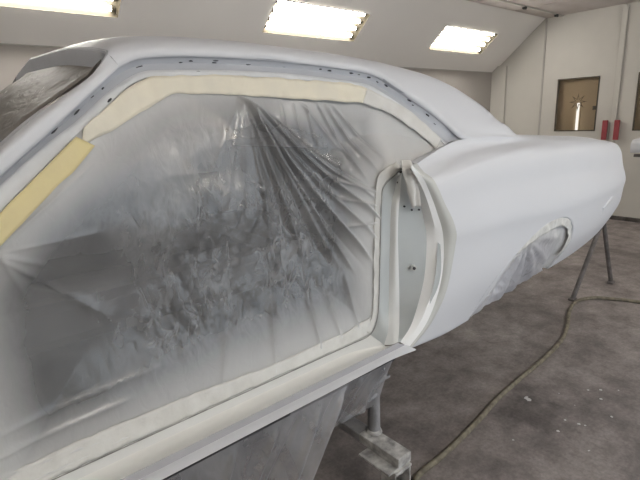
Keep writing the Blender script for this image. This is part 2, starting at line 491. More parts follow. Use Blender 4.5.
fix_labels = {
    (1, 0): 'booth light on the far slope ahead of the car, out past the frame',
    (1, 1): 'bright tube light in the far slope at the upper left, above the windscreen',
    (1, 2): 'bright four-tube light in the far slope above the car roof',
    (1, 3): 'bright four-tube light in the far slope nearest the corner, above the rear pillar',
    (-1, 0): 'tube light in the slope behind the camera, ahead of the car',
    (-1, 1): 'tube light in the slope behind the camera, opposite the windscreen',
    (-1, 2): 'tube light in the slope behind the camera, opposite the car roof',
    (-1, 3): 'tube light in the slope behind the camera, nearest the booth doors'}
for side in (1, -1):
    for k, (xa, xb) in enumerate(FIX_X):
        root = empty('booth_light', slope_pt((xa + xb) / 2, (S_LO + S_HI) / 2, side))
        tag(root, fix_labels[(side, k)], 'light', 'recessed tube lights in the slopes')
        # trough: back and four sides
        d = 0.085
        q = [slope_pt(xa, S_LO, side), slope_pt(xb, S_LO, side), slope_pt(xb, S_HI, side), slope_pt(xa, S_HI, side)]
        b4 = [slope_pt(xa + 0.05, S_LO + 0.02, side, d), slope_pt(xb - 0.05, S_LO + 0.02, side, d), slope_pt(xb - 0.05, S_HI - 0.02, side, d), slope_pt(xa + 0.05, S_HI - 0.02, side, d)]
        mesh('trough', q + b4, [(0, 1, 5, 4), (1, 2, 6, 5), (2, 3, 7, 6), (3, 0, 4, 7), (4, 5, 6, 7)], M['reflector'], root, rel=False, smooth=False)
        fr = []
        w = 0.012
        o4 = [slope_pt(xa - w, S_LO - w, side, -0.006), slope_pt(xb + w, S_LO - w, side, -0.006), slope_pt(xb + w, S_HI + w, side, -0.006), slope_pt(xa - w, S_HI + w, side, -0.006)]
        i4 = [slope_pt(xa + 0.004, S_LO + 0.004, side, -0.006), slope_pt(xb - 0.004, S_LO + 0.004, side, -0.006), slope_pt(xb - 0.004, S_HI - 0.004, side, -0.006), slope_pt(xa + 0.004, S_HI - 0.004, side, -0.006)]
        mesh('frame', o4 + i4 + q, [(0, 1, 5, 4), (1, 2, 6, 5), (2, 3, 7, 6), (3, 0, 4, 7)], M['slope'], root, rel=False, smooth=False)
        for j in range(4):
            s = S_LO + (S_HI - S_LO) * (0.5 + j) / 4
            bobj('tube', lambda bm: add_tube(bm, slope_pt(xa + 0.045, s, side, 0.04), slope_pt(xb - 0.045, s, side, 0.04), 0.019, 8), M['tube'], root, smooth=True)
            for xx in (xa + 0.035, xb - 0.035):
                bobj('tube_socket', lambda bm: add_tube(bm, slope_pt(xx - 0.012, s, side, 0.04), slope_pt(xx + 0.012, s, side, 0.04), 0.021, 8), M['reflector'], root)

# ceiling filters between bars
ys = [YSN + 0.0, 0.35, 1.26, 2.18, 3.09, YSF]
xb_ = [XE - 0.9 * i for i in range(13) if XE - 0.9 * i > X0]
for i in range(len(xb_) - 1):
    for j in range(len(ys) - 1):
        if xb_[i] < 1.5: continue
        box('filter_panel', ((xb_[i] + xb_[i + 1]) / 2, (ys[j] + ys[j + 1]) / 2, ZC - 0.006), (0.875, ys[j + 1] - ys[j] - 0.03, 0.014), M['filter'], ceil)
        bpy.context.view_layer.objects.active = None
for y in ys[1:-1]:
    box('filter_bar', ((X0 + XE) / 2, y, ZC - 0.012), (XE - X0, 0.022, 0.028), M['door'], ceil)
for x, lab in ((5.944, 'small black clip on the ceiling filter bar, farther from the corner'), (6.80, 'small black clip on the ceiling filter bar next to the end wall')):
    r = empty('filter_clip', (x, 3.09, ZC))
    tag(r, lab, 'clip', 'ceiling filter clips')
    box('clip_block', (x, 3.09, ZC - 0.035), (0.05, 0.04, 0.03), M['black'], r, 0.006)
    box('clip_tongue', (x - 0.02, 3.075, ZC - 0.052), (0.05, 0.02, 0.008), M['black'], r, 0.002)

# end wall: header, side jambs and four door leaves
tag(mesh('wall_end', [(XE + .05, YN, 0), (XE + .05, YN, ZW), (XE + .05, YSN, ZC), (XE + .05, YSF, ZC), (XE + .05, YF, ZW), (XE + .05, YF, 0),
                      (XE + .01, YF, 0), (XE + .01, YF, ZW), (XE + .01, YSF, ZC), (XE + .01, 3.31, ZC), (XE + .01, 3.31, 0)],
         [(6, 7, 8, 9, 10)], M['door'], rel=False, smooth=False), kind='structure')
tag(box('wall_end_back', (XE + 0.17, (YN + YF) / 2, ZC / 2), (0.04, YF - YN + 0.4, ZC + 0.3), M['kraft']), kind='structure')
tag(box('wall_corner_post', (XE - 0.02, YF - 0.115, ZW / 2 + 0.04), (0.04, 0.23, ZW + 0.08), M['door'], bevel=0.004), kind='structure')
tag(mesh('wall_end_jamb', [(XE + .01, YN, 0), (XE + .01, YN, ZW), (XE + .01, YSN, ZC), (XE + .01, -.59, ZC), (XE + .01, -.59, 0)], [(0, 1, 2, 3, 4)], M['door'], rel=False, smooth=False), kind='structure')
WZ0, WZ1 = H - 0.281, H + 0.409
for i in range(4):
    y1 = 3.30 - 0.975 * i
    y0 = y1 - 0.965
    yc = (y0 + y1) / 2
    wy0, wy1 = yc - 0.262, yc + 0.262
    def leaf(bm):
        add_box(bm, (XE + 0.02, (y0 + wy0) / 2, ZC / 2), (0.04, wy0 - y0, ZC - 0.01))
        add_box(bm, (XE + 0.02, (y1 + wy1) / 2, ZC / 2), (0.04, y1 - wy1, ZC - 0.01))
        add_box(bm, (XE + 0.02, yc, WZ0 / 2), (0.04, wy1 - wy0, WZ0 - 0.01))
        add_box(bm, (XE + 0.02, yc, (WZ1 + ZC) / 2), (0.04, wy1 - wy0, ZC - WZ1 - 0.01))
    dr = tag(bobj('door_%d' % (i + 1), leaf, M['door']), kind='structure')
    wf = bobj('window_frame', lambda bm: [add_box(bm, (XE - 0.002, yy_, zz_), s_) for yy_, zz_, s_ in (
        (wy0, (WZ0 + WZ1) / 2, (0.012, 0.014, WZ1 - WZ0 + 0.014)), (wy1, (WZ0 + WZ1) / 2, (0.012, 0.014, WZ1 - WZ0 + 0.014)),
        (yc, WZ0, (0.012, wy1 - wy0, 0.014)), (yc, WZ1, (0.012, wy1 - wy0, 0.014)))], M['gasket'], dr)
    box('pane', (XE + 0.012, yc, (WZ0 + WZ1) / 2), (0.006, wy1 - wy0, WZ1 - WZ0), M['glass'], wf)
    box('window_backing', (XE + 0.095, yc, (WZ0 + WZ1) / 2), (0.02, 0.80, 1.0), M['kraft'], dr)
tag(box('trim_3', (XE - 0.012, 2.333, ZC / 2 - 0.005), (0.03, 0.062, ZC - 0.06), M['door'], bevel=0.004), kind='structure')
tag(box('trim_4', (XE - 0.004, 3.305, ZC / 2), (0.012, 0.022, ZC - 0.02), M['seam']), kind='structure')
tag(box('trim_5', (XE - 0.003, 2.298, ZC / 2 - 0.02), (0.008, 0.006, ZC - 0.08), M['seam']), kind='structure')
tag(box('trim_6', (XE - 0.003, 2.369, ZC / 2 - 0.02), (0.008, 0.006, ZC - 0.08), M['seam']), kind='structure')
tag(box('baseboard_end', (XE - 0.02, (YN + YF) / 2, 0.025), (0.04, YF - YN, 0.05), M['grime'], bevel=0.006), kind='structure')
tag(box('baseboard_far', ((X0 + XE) / 2, YF - 0.015, 0.02), (XE - X0, 0.03, 0.04), M['grime']), kind='structure')

for y, lab in ((2.412, 'red door pull left of the door seam, on the windowed leaf'), (2.272, 'red door pull right of the door seam')):
    r = empty('door_handle', (XE - 0.03, y, H - 0.27))
    tag(r, lab, 'handle', 'red booth door handles')
    box('grip', (XE - 0.055, y, H - 0.275), (0.035, 0.060, 0.25), M['red'], r, 0.006)
    for dz in (-0.1, 0.1):
        box('standoff', (XE - 0.02, y, H - 0.275 + dz), (0.05, 0.022, 0.022), M['red'], r)

# glowing tube added to stand for a reflected streak; star outline on the pane
r = empty('reflection_streak', (XE + 0.05, 2.83, WZ0))
tag(r, 'upright glowing tube added behind the brown door window as a reflected streak', 'light_streak')
bobj('tube', lambda bm: add_tube(bm, (XE + 0.05, 2.808, H - 0.30), (XE + 0.05, 2.808, H + 0.085), 0.017, 10), emit('reflection_glow', (1, 0.97, 0.92, 1), 1.3), r, smooth=True)
box('streak_backing', (XE + 0.076, 2.83, H - 0.12), (0.016, 0.085, 0.44), M['kraft'], r, 0.004)
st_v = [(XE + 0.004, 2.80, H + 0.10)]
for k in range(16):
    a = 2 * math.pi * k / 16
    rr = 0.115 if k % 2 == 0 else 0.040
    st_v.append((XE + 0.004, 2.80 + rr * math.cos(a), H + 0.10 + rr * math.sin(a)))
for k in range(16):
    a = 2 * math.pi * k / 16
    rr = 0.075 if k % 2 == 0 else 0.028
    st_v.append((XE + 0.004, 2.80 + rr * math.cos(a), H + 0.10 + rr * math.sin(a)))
star = mesh('star_mark', st_v[1:], [(k, (k + 1) % 16, 16 + (k + 1) % 16, 16 + k) for k in range(16)], M['star'], rel=False, smooth=False)
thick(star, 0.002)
tag(star, 'brown open star outline on the door window', 'window_mark')
tag(box('window_latch', (XE + 0.0, 2.585, H + 0.012), (0.02, 0.035, 0.05), M['gasket'], bevel=0.004), 'small dark latch at the right side of the brown door window', 'latch')

# ------------------------------------------------------------------ the car shell (heights relative to the eye)
RAIL = [(-0.13, 1.035, -0.262), (0.0, 1.08, -0.17), (0.119, 1.126, -0.08), (0.245, 1.175, 0.013), (0.363, 1.224, 0.103), (0.421, 1.248, 0.148), (0.453, 1.257, 0.164), (0.484, 1.262, 0.174), (0.525, 1.266, 0.181), (0.715, 1.27, 0.19), (1.003, 1.268, 0.185), (1.16, 1.263, 0.176), (1.277, 1.258, 0.166), (1.339, 1.253, 0.158), (1.373, 1.245, 0.142), (1.416, 1.229, 0.113), (1.529, 1.194, 0.049), (1.619, 1.16, -0.015), (1.722, 1.115, -0.098)]
CHAN = [(-0.09, 1.05, -0.262), (0.117, 1.142, -0.103), (0.209, 1.179, -0.035), (0.292, 1.208, 0.018), (0.362, 1.236, 0.07), (0.411, 1.253, 0.103), (0.442, 1.263, 0.121), (0.473, 1.271, 0.135), (0.525, 1.276, 0.145), (0.716, 1.28, 0.152), (0.937, 1.279, 0.15), (1.108, 1.274, 0.14), (1.226, 1.268, 0.13), (1.302, 1.263, 0.121), (1.353, 1.252, 0.1), (1.464, 1.215, 0.032), (1.538, 1.181, -0.031), (1.63, 1.137, -0.113)]
FLAN = [(-0.03, 1.05, -0.262), (0.106, 1.11, -0.149), (0.196, 1.147, -0.079), (0.242, 1.167, -0.043), (0.301, 1.191, 0.002), (0.349, 1.21, 0.037), (0.422, 1.239, 0.091), (0.45, 1.248, 0.108), (0.479, 1.255, 0.12), (0.515, 1.258, 0.126), (0.705, 1.263, 0.135), (0.922, 1.261, 0.131), (1.094, 1.258, 0.125), (1.202, 1.254, 0.119), (1.266, 1.249, 0.109), (1.321, 1.238, 0.088), (1.461, 1.203, 0.024), (1.535, 1.169, -0.039), (1.61, 1.128, -0.116)]
TAPEA = [(0.045, 1.075, -0.25), (0.092, 1.093, -0.213), (0.135, 1.111, -0.18), (0.161, 1.122, -0.159), (0.223, 1.148, -0.112), (0.263, 1.163, -0.084), (0.317, 1.188, -0.037)]
TAPET = [(0.289, 1.189, -0.035), (0.309, 1.193, -0.028), (0.392, 1.212, 0.008), (0.465, 1.231, 0.043), (0.547, 1.251, 0.08), (0.617, 1.253, 0.083), (0.694, 1.252, 0.082), (0.827, 1.248, 0.075), (1.026, 1.243, 0.065), (1.247, 1.237, 0.053), (1.354, 1.219, 0.019), (1.457, 1.185, -0.043), (1.561, 1.139, -0.128)]
WIND = [(-0.13, 1.06, -0.245), (0.132, 1.153, -0.027), (0.221, 1.189, 0.039), (0.333, 1.228, 0.112), (0.368, 1.244, 0.141), (0.388, 1.254, 0.163), (0.402, 1.262, 0.180)]
J0 = [(1.353, 1.15, -0.198), (1.308, 1.15, -0.216), (1.27, 1.15, -0.24), (1.257, 1.15, -0.268), (1.247, 1.15, -0.419), (1.239, 1.15, -0.592), (1.232, 1.15, -0.711), (1.215, 1.15, -0.768), (1.19, 1.15, -0.803)]
J1 = [(1.353, 1.145, -0.202), (1.336, 1.145, -0.226), (1.319, 1.145, -0.268), (1.299, 1.14, -0.313), (1.291, 1.14, -0.426), (1.284, 1.14, -0.601), (1.281, 1.14, -0.723), (1.238, 1.105, -0.781), (1.187, 1.079, -0.816)]
J2 = [(1.334, 1.12, -0.195), (1.323, 1.115, -0.229), (1.318, 1.115, -0.276), (1.309, 1.115, -0.349), (1.307, 1.115, -0.444), (1.313, 1.115, -0.603), (1.316, 1.115, -0.727), (1.267, 1.075, -0.781), (1.225, 1.045, -0.806)]
J4 = [(1.318, 1.07, -0.183), (1.352, 1.07, -0.24), (1.376, 1.07, -0.298), (1.402, 1.07, -0.378), (1.406, 1.06, -0.454), (1.39, 1.055, -0.588), (1.359, 1.055, -0.681), (1.294, 1.04, -0.758), (1.236, 1.043, -0.809)]
J5 = [(1.274, 1.03, -0.17), (1.329, 1.03, -0.235), (1.365, 1.03, -0.293), (1.403, 1.03, -0.372), (1.43, 1.03, -0.454), (1.414, 1.02, -0.566), (1.38, 1.02, -0.669), (1.322, 1.02, -0.749), (1.247, 1.03, -0.82)]
J6 = [(1.279, 1.03, -0.16), (1.327, 1.02, -0.209), (1.368, 1.02, -0.267), (1.412, 1.02, -0.343), (1.446, 1.015, -0.435), (1.444, 1.01, -0.563), (1.41, 1.01, -0.671), (1.345, 1.01, -0.761), (1.264, 1.02, -0.827)]
J7 = [(1.349, 1.06, -0.161), (1.372, 1.02, -0.207), (1.418, 1.0, -0.29), (1.472, 1.0, -0.38), (1.495, 0.99, -0.479), (1.474, 0.985, -0.593), (1.434, 0.99, -0.697), (1.372, 1.0, -0.783), (1.275, 1.01, -0.839)]
BELT = [(1.349, 1.06, -0.161), (1.445, 1.08, -0.141), (1.578, 1.1, -0.113), (1.722, 1.115, -0.098), (1.9, 1.11, -0.103), (2.1, 1.105, -0.110), (2.45, 1.13, -0.128), (3.0, 1.15, -0.158), (3.37, 1.18, -0.198)]

YC = 2.0        # centre line of the car
car = empty('car_body', (1.2, YC, 0.55))
tag(car, 'white bare car body shell masked for painting, raised on a dolly', 'car')


def mirror(o, name=None):
    """the same panel on the far side of the car"""
    me = o.data.copy()
    me.transform(Matrix.Translation((0, 2 * YC, 0)) @ Matrix.Scale(-1, 4, (0, 1, 0)))
    me.flip_normals()
    c = bpy.data.objects.new(name or o.name.split('.')[0], me)
    COL.objects.link(c)
    c.parent = o.parent
    c.location = o.location
    for m in o.modifiers:
        if m.type == 'SOLIDIFY': thick(c, m.thickness, m.offset)
    return c


def sstep(a, b, x):
    t = np.clip((x - a) / (b - a), 0, 1)
    return t * t * (3 - 2 * t)


# -- side surface of the quarter panel: distance from the eye plane as a function of length and height
QX = [1.25, 1.5, 1.8, 2.15, 2.6, 3.0, 3.3, 3.55]
def q_tab(x, vals): return float(np.interp(x, QX, vals))
def hermite(x, xs, ys):
    xs = np.array(xs); ys = np.array(ys)
    i = int(np.clip(np.searchsorted(xs, x) - 1, 0, len(xs) - 2))
    d = np.diff(ys) / np.diff(xs)
    m = np.concatenate([[d[0]], (d[:-1] + d[1:]) / 2, [d[-1]]])
    for k in range(len(d)):
        if k > 0 and d[k - 1] * d[k] <= 0: m[k] = 0
    h = xs[i + 1] - xs[i]; t = (x - xs[i]) / h
    t = min(max(t, -0.3), 1.3)
    return (2*t**3-3*t*t+1)*ys[i] + (t**3-2*t*t+t)*h*m[i] + (-2*t**3+3*t*t)*ys[i+1] + (t**3-t*t)*h*m[i+1]
def xt(x, vals): return hermite(min(max(x, QX[0]), QX[-1]), QX, vals)
def side_y(x, z):
    zb = xt(x, [-.85, -.86, -.87, -.87, -.86, -.83, -.785, -.72])
    yb = xt(x, [1.02, 1.035, 1.06, 1.09, 1.11, 1.115, 1.12, 1.13])
    zc = xt(x, [-.46, -.455, -.455, -.473, -.49, -.495, -.49, -.48])
    yc = xt(x, [.995, .985, .972, .968, .98, 1.008, 1.037, 1.068])
    zs = xt(x, [-.232, -.192, -.160, -.150, -.158, -.180, -.204, -.23])
    ysd = xt(x, [1.02, 1.02, 1.025, 1.045, 1.07, 1.09, 1.11, 1.13])
    zt = xt(x, [-.165, -.128, -.100, -.112, -.136, -.158, -.19, -.215])
    yt = xt(x, [1.06, 1.09, 1.112, 1.107, 1.136, 1.15, 1.17, 1.19])
    k = (yb - yc)
    zz = [zb, zb + .45 * (zc - zb), zc - .03, zc + .02, zc + .5 * (zs - zc), zs - .03, zs, zs + .15 * (zt - zs), zt]
    wv = float(sstep(2.0, 2.4, x))
    zz[-2] = (1 - wv) * zz[-2] + wv * (zs + .55 * (zt - zs))
    yv = max(ysd + .2 * (yt - ysd), yt - .70 * .85 * (zt - zs)) * (1 - wv) + wv * (ysd + .40 * (yt - ysd))
    yy = [yb, yc + .30 * k, yc + .008, yc, yc + .35 * (ysd - yc), yc + .62 * (ysd - yc), ysd, yv, yt]
    return hermite(z, zz, yy)


ARCH = [(1.70, -.873), (1.735, -.80), (1.79, -.725), (1.87, -.655), (1.98, -.595), (2.11, -.545), (2.25, -.518), (2.39, -.517), (2.50, -.543), (2.575, -.595), (2.61, -.67), (2.61, -.75), (2.585, -.858)]
bot2 = np.vstack([cr([(1.275, -.839), (1.5, -.865), (1.70, -.873)], 22)[:-1], cr(ARCH, 64), cr([(2.585, -.858), (2.8, -.852), (3.0, -.833), (3.15, -.812), (3.29, -.785)], 30)[1:]])
nb = len(bot2)
xf = np.maximum.accumulate((bot2[:, 0] - bot2[0, 0]) / (bot2[-1, 0] - bot2[0, 0]))
af = np.concatenate([[0], np.cumsum(np.linalg.norm(np.diff(bot2, axis=0), axis=1))]); af /= af[-1]
uf = 0.72 * xf + 0.28 * af
belt = cr(BELT, 400)
tx = belt[0, 0] + uf * (belt[-1, 0] - belt[0, 0])
top2 = np.stack([tx, np.interp(tx, belt[:, 0], belt[:, 2])], 1)
NV = 44
left2 = cr([(p[0], p[2]) for p in J7[::-1]], NV)
left2[0] = bot2[0]; left2[-1] = top2[0]
TAIL = [(3.29, -.785), (3.43, -.72), (3.50, -.64), (3.525, -.56), (3.522, -.46), (3.503, -.37), (3.472, -.295), (3.432, -.235), (3.37, -.198)]
right2 = cr(TAIL, NV)
right2[0] = bot2[-1]; right2[-1] = top2[-1]
# interpolate with the column fractions uf
S = np.zeros((NV, nb, 2))
for j in range(NV):
    v = j / (NV - 1)
    for i in range(nb):
        u = uf[i]
        S[j, i] = (1 - v) * bot2[i] + v * top2[i] + (1 - u) * left2[j] + u * right2[j] - ((1 - u) * (1 - v) * bot2[0] + u * (1 - v) * bot2[-1] + (1 - u) * v * top2[0] + u * v * top2[-1])
rows = []
bin_ = [(x, side_y(x, z) + 0.045, z + 0.004) for x, z in bot2]
rows.append(bin_)
rows.append([(x, side_y(x, z) + 0.006, z - 0.003) for x, z in bot2])
for j in range(NV):
    rows.append([(S[j, i, 0], side_y(S[j, i, 0], S[j, i, 1]), S[j, i, 1]) for i in range(nb)])
# round the tail edge inwards
for r in rows:
    x, y, z = r[-1]
    r.append((x + 0.010, y + 0.020, z)); r.append((x + 0.014, y + 0.06, z))
tail_edge = [r[-1] for r in rows[2:]]
quarter = grid('quarter_panel', rows, M['body'], car)
mirror(quarter)

# -- roof, rear pillars, rear deck as one skin from rail/belt to centre line
SKIN = [
    [(.421, 1.248, .148), (.402, 1.262, .180), (.398, 1.310, .192), (.395, 1.40, .207), (.385, 1.60, .231), (.37, 2, .250)],
    [(.484, 1.262, .174), (.47, 1.285, .205), (.465, 1.345, .228), (.46, 1.42, .240), (.455, 1.62, .257), (.45, 2, .272)],
    [(.60, 1.268, .186), (.60, 1.29, .218), (.60, 1.35, .243), (.60, 1.43, .254), (.60, 1.62, .271), (.60, 2, .288)],
    [(.80, 1.270, .190), (.80, 1.292, .222), (.80, 1.35, .246), (.80, 1.43, .256), (.80, 1.62, .275), (.80, 2, .296)],
    [(1.003, 1.268, .185), (1.0, 1.29, .216), (1.0, 1.35, .240), (1.0, 1.43, .251), (1.0, 1.62, .268), (1.0, 2, .290)],
    [(1.277, 1.258, .166), (1.27, 1.282, .198), (1.27, 1.34, .226), (1.28, 1.43, .234), (1.29, 1.62, .25), (1.30, 2, .268)],
    [(1.373, 1.245, .142), (1.41, 1.270, .178), (1.47, 1.325, .206), (1.49, 1.42, .213), (1.51, 1.6, .222), (1.54, 2, .238)],
    [(1.47, 1.213, .083), (1.56, 1.254, .148), (1.64, 1.300, .177), (1.69, 1.40, .178), (1.74, 1.58, .180), (1.78, 2, .19)],
    [(1.575, 1.177, .017), (1.69, 1.222, .095), (1.79, 1.268, .136), (1.86, 1.37, .125), (1.92, 1.56, .115), (2.0, 2, .115)],
    [(1.65, 1.147, -.04), (1.79, 1.190, .035), (1.91, 1.234, .080), (1.99, 1.34, .06), (2.07, 1.54, .04), (2.18, 2, .035)],
    [(1.722, 1.115, -.098), (1.88, 1.155, -.025), (2.03, 1.196, .008), (2.12, 1.30, -.02), (2.22, 1.52, -.04), (2.36, 2, -.045)],
    [(1.9, 1.11, -.103), (2.03, 1.132, -.065), (2.14, 1.165, -.060), (2.24, 1.27, -.085), (2.36, 1.5, -.10), (2.50, 2, -.105)],
    [(2.1, 1.105, -.110), (2.18, 1.123, -.106), (2.25, 1.15, -.116), (2.36, 1.26, -.125), (2.48, 1.5, -.13), (2.58, 2, -.13)],
    [(2.45, 1.13, -.128), (2.48, 1.15, -.127), (2.52, 1.19, -.130), (2.56, 1.28, -.131), (2.62, 1.5, -.128), (2.68, 2, -.125)],
    [(3.0, 1.15, -.158), (3.0, 1.18, -.155), (3.01, 1.22, -.154), (3.02, 1.32, -.152), (3.03, 1.5, -.146), (3.04, 2, -.14)],
    [(3.37, 1.18, -.198), (3.372, 1.20, -.1985), (3.375, 1.24, -.200), (3.385, 1.34, -.203), (3.40, 1.5, -.203), (3.42, 2, -.200)],
]
for k, c in enumerate(SKIN):
    a, b = np.array(c[0]), np.array(c[1])
    c.insert(1, tuple(a * .72 + b * .28 + (np.array([0, .004, -.004]) if 9 <= k <= 12 else 0)))
cols = [cr(c, 30) for c in SKIN]
NS = 150
skin_rows = []
for k in range(30):
    skin_rows.append(cr([c[k] for c in cols], NS))
# a narrow turned-in drip edge under the rail side of the skin
edge = [(p[0], p[1] + 0.010, p[2] - 0.004) for p in skin_rows[0]]
full = [edge] + [list(r) for r in skin_rows]
for r in skin_rows[::-1][1:]:
    full.append([(p[0], 2 * YC - p[1], p[2]) for p in r])
full.append([(p[0], 2 * YC - p[1], p[2]) for p in edge])
roof = grid('roof_panel', full, M['body'], car)

# -- tail panel between both quarters
tail_rows = []
te = cr(tail_edge, 30)
for k in range(13):
    t = k / 12.0
    tail_rows.append([(p[0] + 0.03 * math.sin(math.pi * t), p[1] + t * 2 * (YC - p[1]), p[2]) for p in te])
grid('tail_panel', tail_rows, M['body'], car)

# -- windscreen pillar (near and far)
na = 40
railA = cr(RAIL[:6], na)
windA = cr(WIND, na)
midA = (railA + windA) / 2 + np.array([-.004, -.013, .006]) * (1 - np.linspace(0, 1, na)[:, None] ** 4)
qA = railA + np.array([.0, .010, -.004])
wA2 = windA + np.array([0.006, 0.028, 0.0])
pil_rows = loft([railA, midA, windA], na, 9)
pil = grid('windscreen_pillar', [list(qA)] + pil_rows + [list(wA2)], M['body'], car)
mirror(pil)

# -- windscreen fence: step under the front edge of the roof
hd = np.array([r[0] for r in skin_rows])           # rail to centre
hd_full = np.vstack([hd, [(p[0], 2 * YC - p[1], p[2]) for p in hd[::-1][1:]]])
wtop = [np.array(p) for p in WIND[-3:]]
hd_full = np.vstack([wtop, hd_full[3:-3], [(p[0], 2 * YC - p[1], p[2]) for p in wtop[::-1]]])
hd_full = cr(hd_full, 110)
def fence_drop(y):
    e = min(y, 2 * YC - y)
    return 0.040 * float(sstep(1.25, 1.30, e)) + .004
def fence_in(y):
    e = min(y, 2 * YC - y)
    return (1 if y < YC else -1) * .028 * (1 - float(sstep(1.255, 1.32, e)))
fr_rows = [hd_full + np.array([.004, 0, .003]), [(p[0] - .003, p[1] + fence_in(p[1]) * .2, p[2] - .004) for p in hd_full],
           [(p[0] + .002, p[1] + fence_in(p[1]), p[2] - fence_drop(p[1])) for p in hd_full],
           [(p[0] - .02, p[1] + fence_in(p[1]), p[2] - fence_drop(p[1]) - .02) for p in hd_full]]
grid('windscreen_fence', fr_rows, M['primer'], car, angle=50)
# bare mottled primer at the far corner of the fence
pk = [i for i, p in enumerate(hd_full) if p[1] > 2.32]
grid('bare_primer_patch', [[(hd_full[i][0] - .012, hd_full[i][1], hd_full[i][2] - .014 - 0.002 * (i % 3)) for i in pk],
                           [(hd_full[i][0] - .016, hd_full[i][1], hd_full[i][2] - .036 - 0.003 * (i % 2)) for i in pk]], M['dark_primer'], car)

# -- rain channel round the door glass opening and its inner flange
nr = 130
rl, ch, fl = cr(RAIL, nr), cr(CHAN, nr), cr(FLAN, nr)
r_in = rl + np.array([0, 0.016, -0.004])
chan_top = r_in + np.array([0, 0.010, -0.002])
ch_in = ch + np.array([0, 0.004, 0.003])
grid('rain_channel', [list(rl + np.array([0, .002, 0])), list(r_in), list((r_in + ch_in) / 2 + np.array([0, .012, 0])), list(ch_in), list(ch)], M['primer'], car, angle=40)
fl_mid = (ch + fl) / 2 + np.array([0, -.006, 0])
grid('channel_flange', [list(ch), list(ch + np.array([0, -.006, -.002])), list(fl_mid), list(fl), list(fl + np.array([0.0, .03, -.01]))], M['flange'], car, angle=40)
# bottom wall closing the channel at the belt
mesh('channel_end', [RAIL[-1], (1.63, 1.137, -.113), (1.61, 1.128, -.118), (1.60, 1.10, -.118), (1.71, 1.09, -.105), (1.730, 1.14, -.104), (1.65, 1.17, -.118)],
     [(0, 5, 6, 1)], M['jamb_white'], car, smooth=False)
# belt ledge from the quarter's top edge in to the masked opening
bl = cr(BELT[:4], 24)
lin = cr([(1.33, 1.15, -0.19), (1.42, 1.148, -0.165), (1.52, 1.142, -0.142), (1.63, 1.145, -0.118)], 24)
grid('belt_ledge', [list(bl), list(bl * .6 + lin * .4 + np.array([0, 0, .006])), list(lin), list(lin + np.array([0, .03, -.03]))], M['body'], car)

CHIPS = [(0.604, 0.169), (0.633, 0.174), (0.707, 0.173), (0.711, 0.178), (0.824, 0.173), (0.955, 0.172), (1.105, 0.168), (1.144, 0.164), (1.242, 0.158), (1.28, 0.154), (1.327, 0.146), (1.365, 0.129), (1.396, 0.116), (1.494, 0.06), (1.513, 0.042), (1.573, 0.003), (1.607, -0.034), (0.487, 0.153), (0.347, 0.076), (0.245, 0.0), (0.378, 0.096), (0.643, 0.144), (0.381, 0.067), (0.3, 0.04)]
mid_c = (r_in + ch_in) / 2 + np.array([0, .012, 0])
for i, (x, z) in enumerate(CHIPS):
    # lie on the channel floor, turned along the local rail direction
    allp = np.vstack([r_in, mid_c, ch_in]) if i < 21 else np.vstack([ch, fl_mid, fl])
    dd = (allp[:, 0] - x) ** 2 + (allp[:, 2] - z) ** 2
    near = np.argsort(dd)[:2]
    w = 1 / (dd[near] + 1e-6)
    y = float((allp[near, 1] * w).sum() / w.sum()) - 0.0025
    j = int(np.argmin((rl[:, 0] - x) ** 2 + (rl[:, 2] - z) ** 2)); j = min(max(j, 1), nr - 2)
    d = rl[j + 1] - rl[j - 1]; d /= np.linalg.norm(d)
    nrm = np.array([-d[2], 0, d[0]])
    L_ = random.uniform(.005, .012); W_ = random.uniform(.0018, .0032)
    c = np.array([x, y, z])
    vs_, n_ = [], 7
    for k in range(n_):
        a = 2 * math.pi * k / n_
        jit = random.uniform(.65, 1.2)
        vs_.append(c + d * L_ * math.cos(a) * jit + nrm * W_ * math.sin(a) * jit)
    vs_ += [v + np.array([0, .004, 0]) for v in vs_]
    mesh('paint_chip', vs_, [tuple(range(n_))] + [(k, (k + 1) % n_, n_ + (k + 1) % n_, n_ + k) for k in range(n_)], M['chip'], car, smooth=False)

# -- lock pillar (door jamb)
nj = 60
j7s = [r[0] for r in rows[2:]][::-1]
c0, c1, c2, c4, c5, c6, c7 = [cr(j, nj) for j in (J0, J1, J2, J4, J5, J6, j7s)]
def flat(a, b, n): return [list(a * (1 - t) + b * t) for t in np.linspace(0, 1, n)]
grid('jamb_recess', [list(c0 + np.array([-.004, .012, 0]))] + flat(c0, c1, 4), M['jamb'], car)
mid12 = (c1 + c2) / 2 + np.array([-.003, -.008, 0])
grid('jamb_rib', [list(p) for p in loft([c1, mid12, c2], nj, 9)], M['jamb_white'], car)
grid('jamb_face', flat(c2, c4, 8), M['jamb'], car)
grid('jamb_bevel', flat(c4, c5, 4) + flat(c5, c6, 3)[1:], M['bevel'], car, angle=25)
m67 = (c6 * .5 + c7 * .5) + np.array([-.004, -.006, 0])
grid('jamb_rim', [list(p) for p in loft([c6, m67, c7], nj, 7)], M['rim'], car)
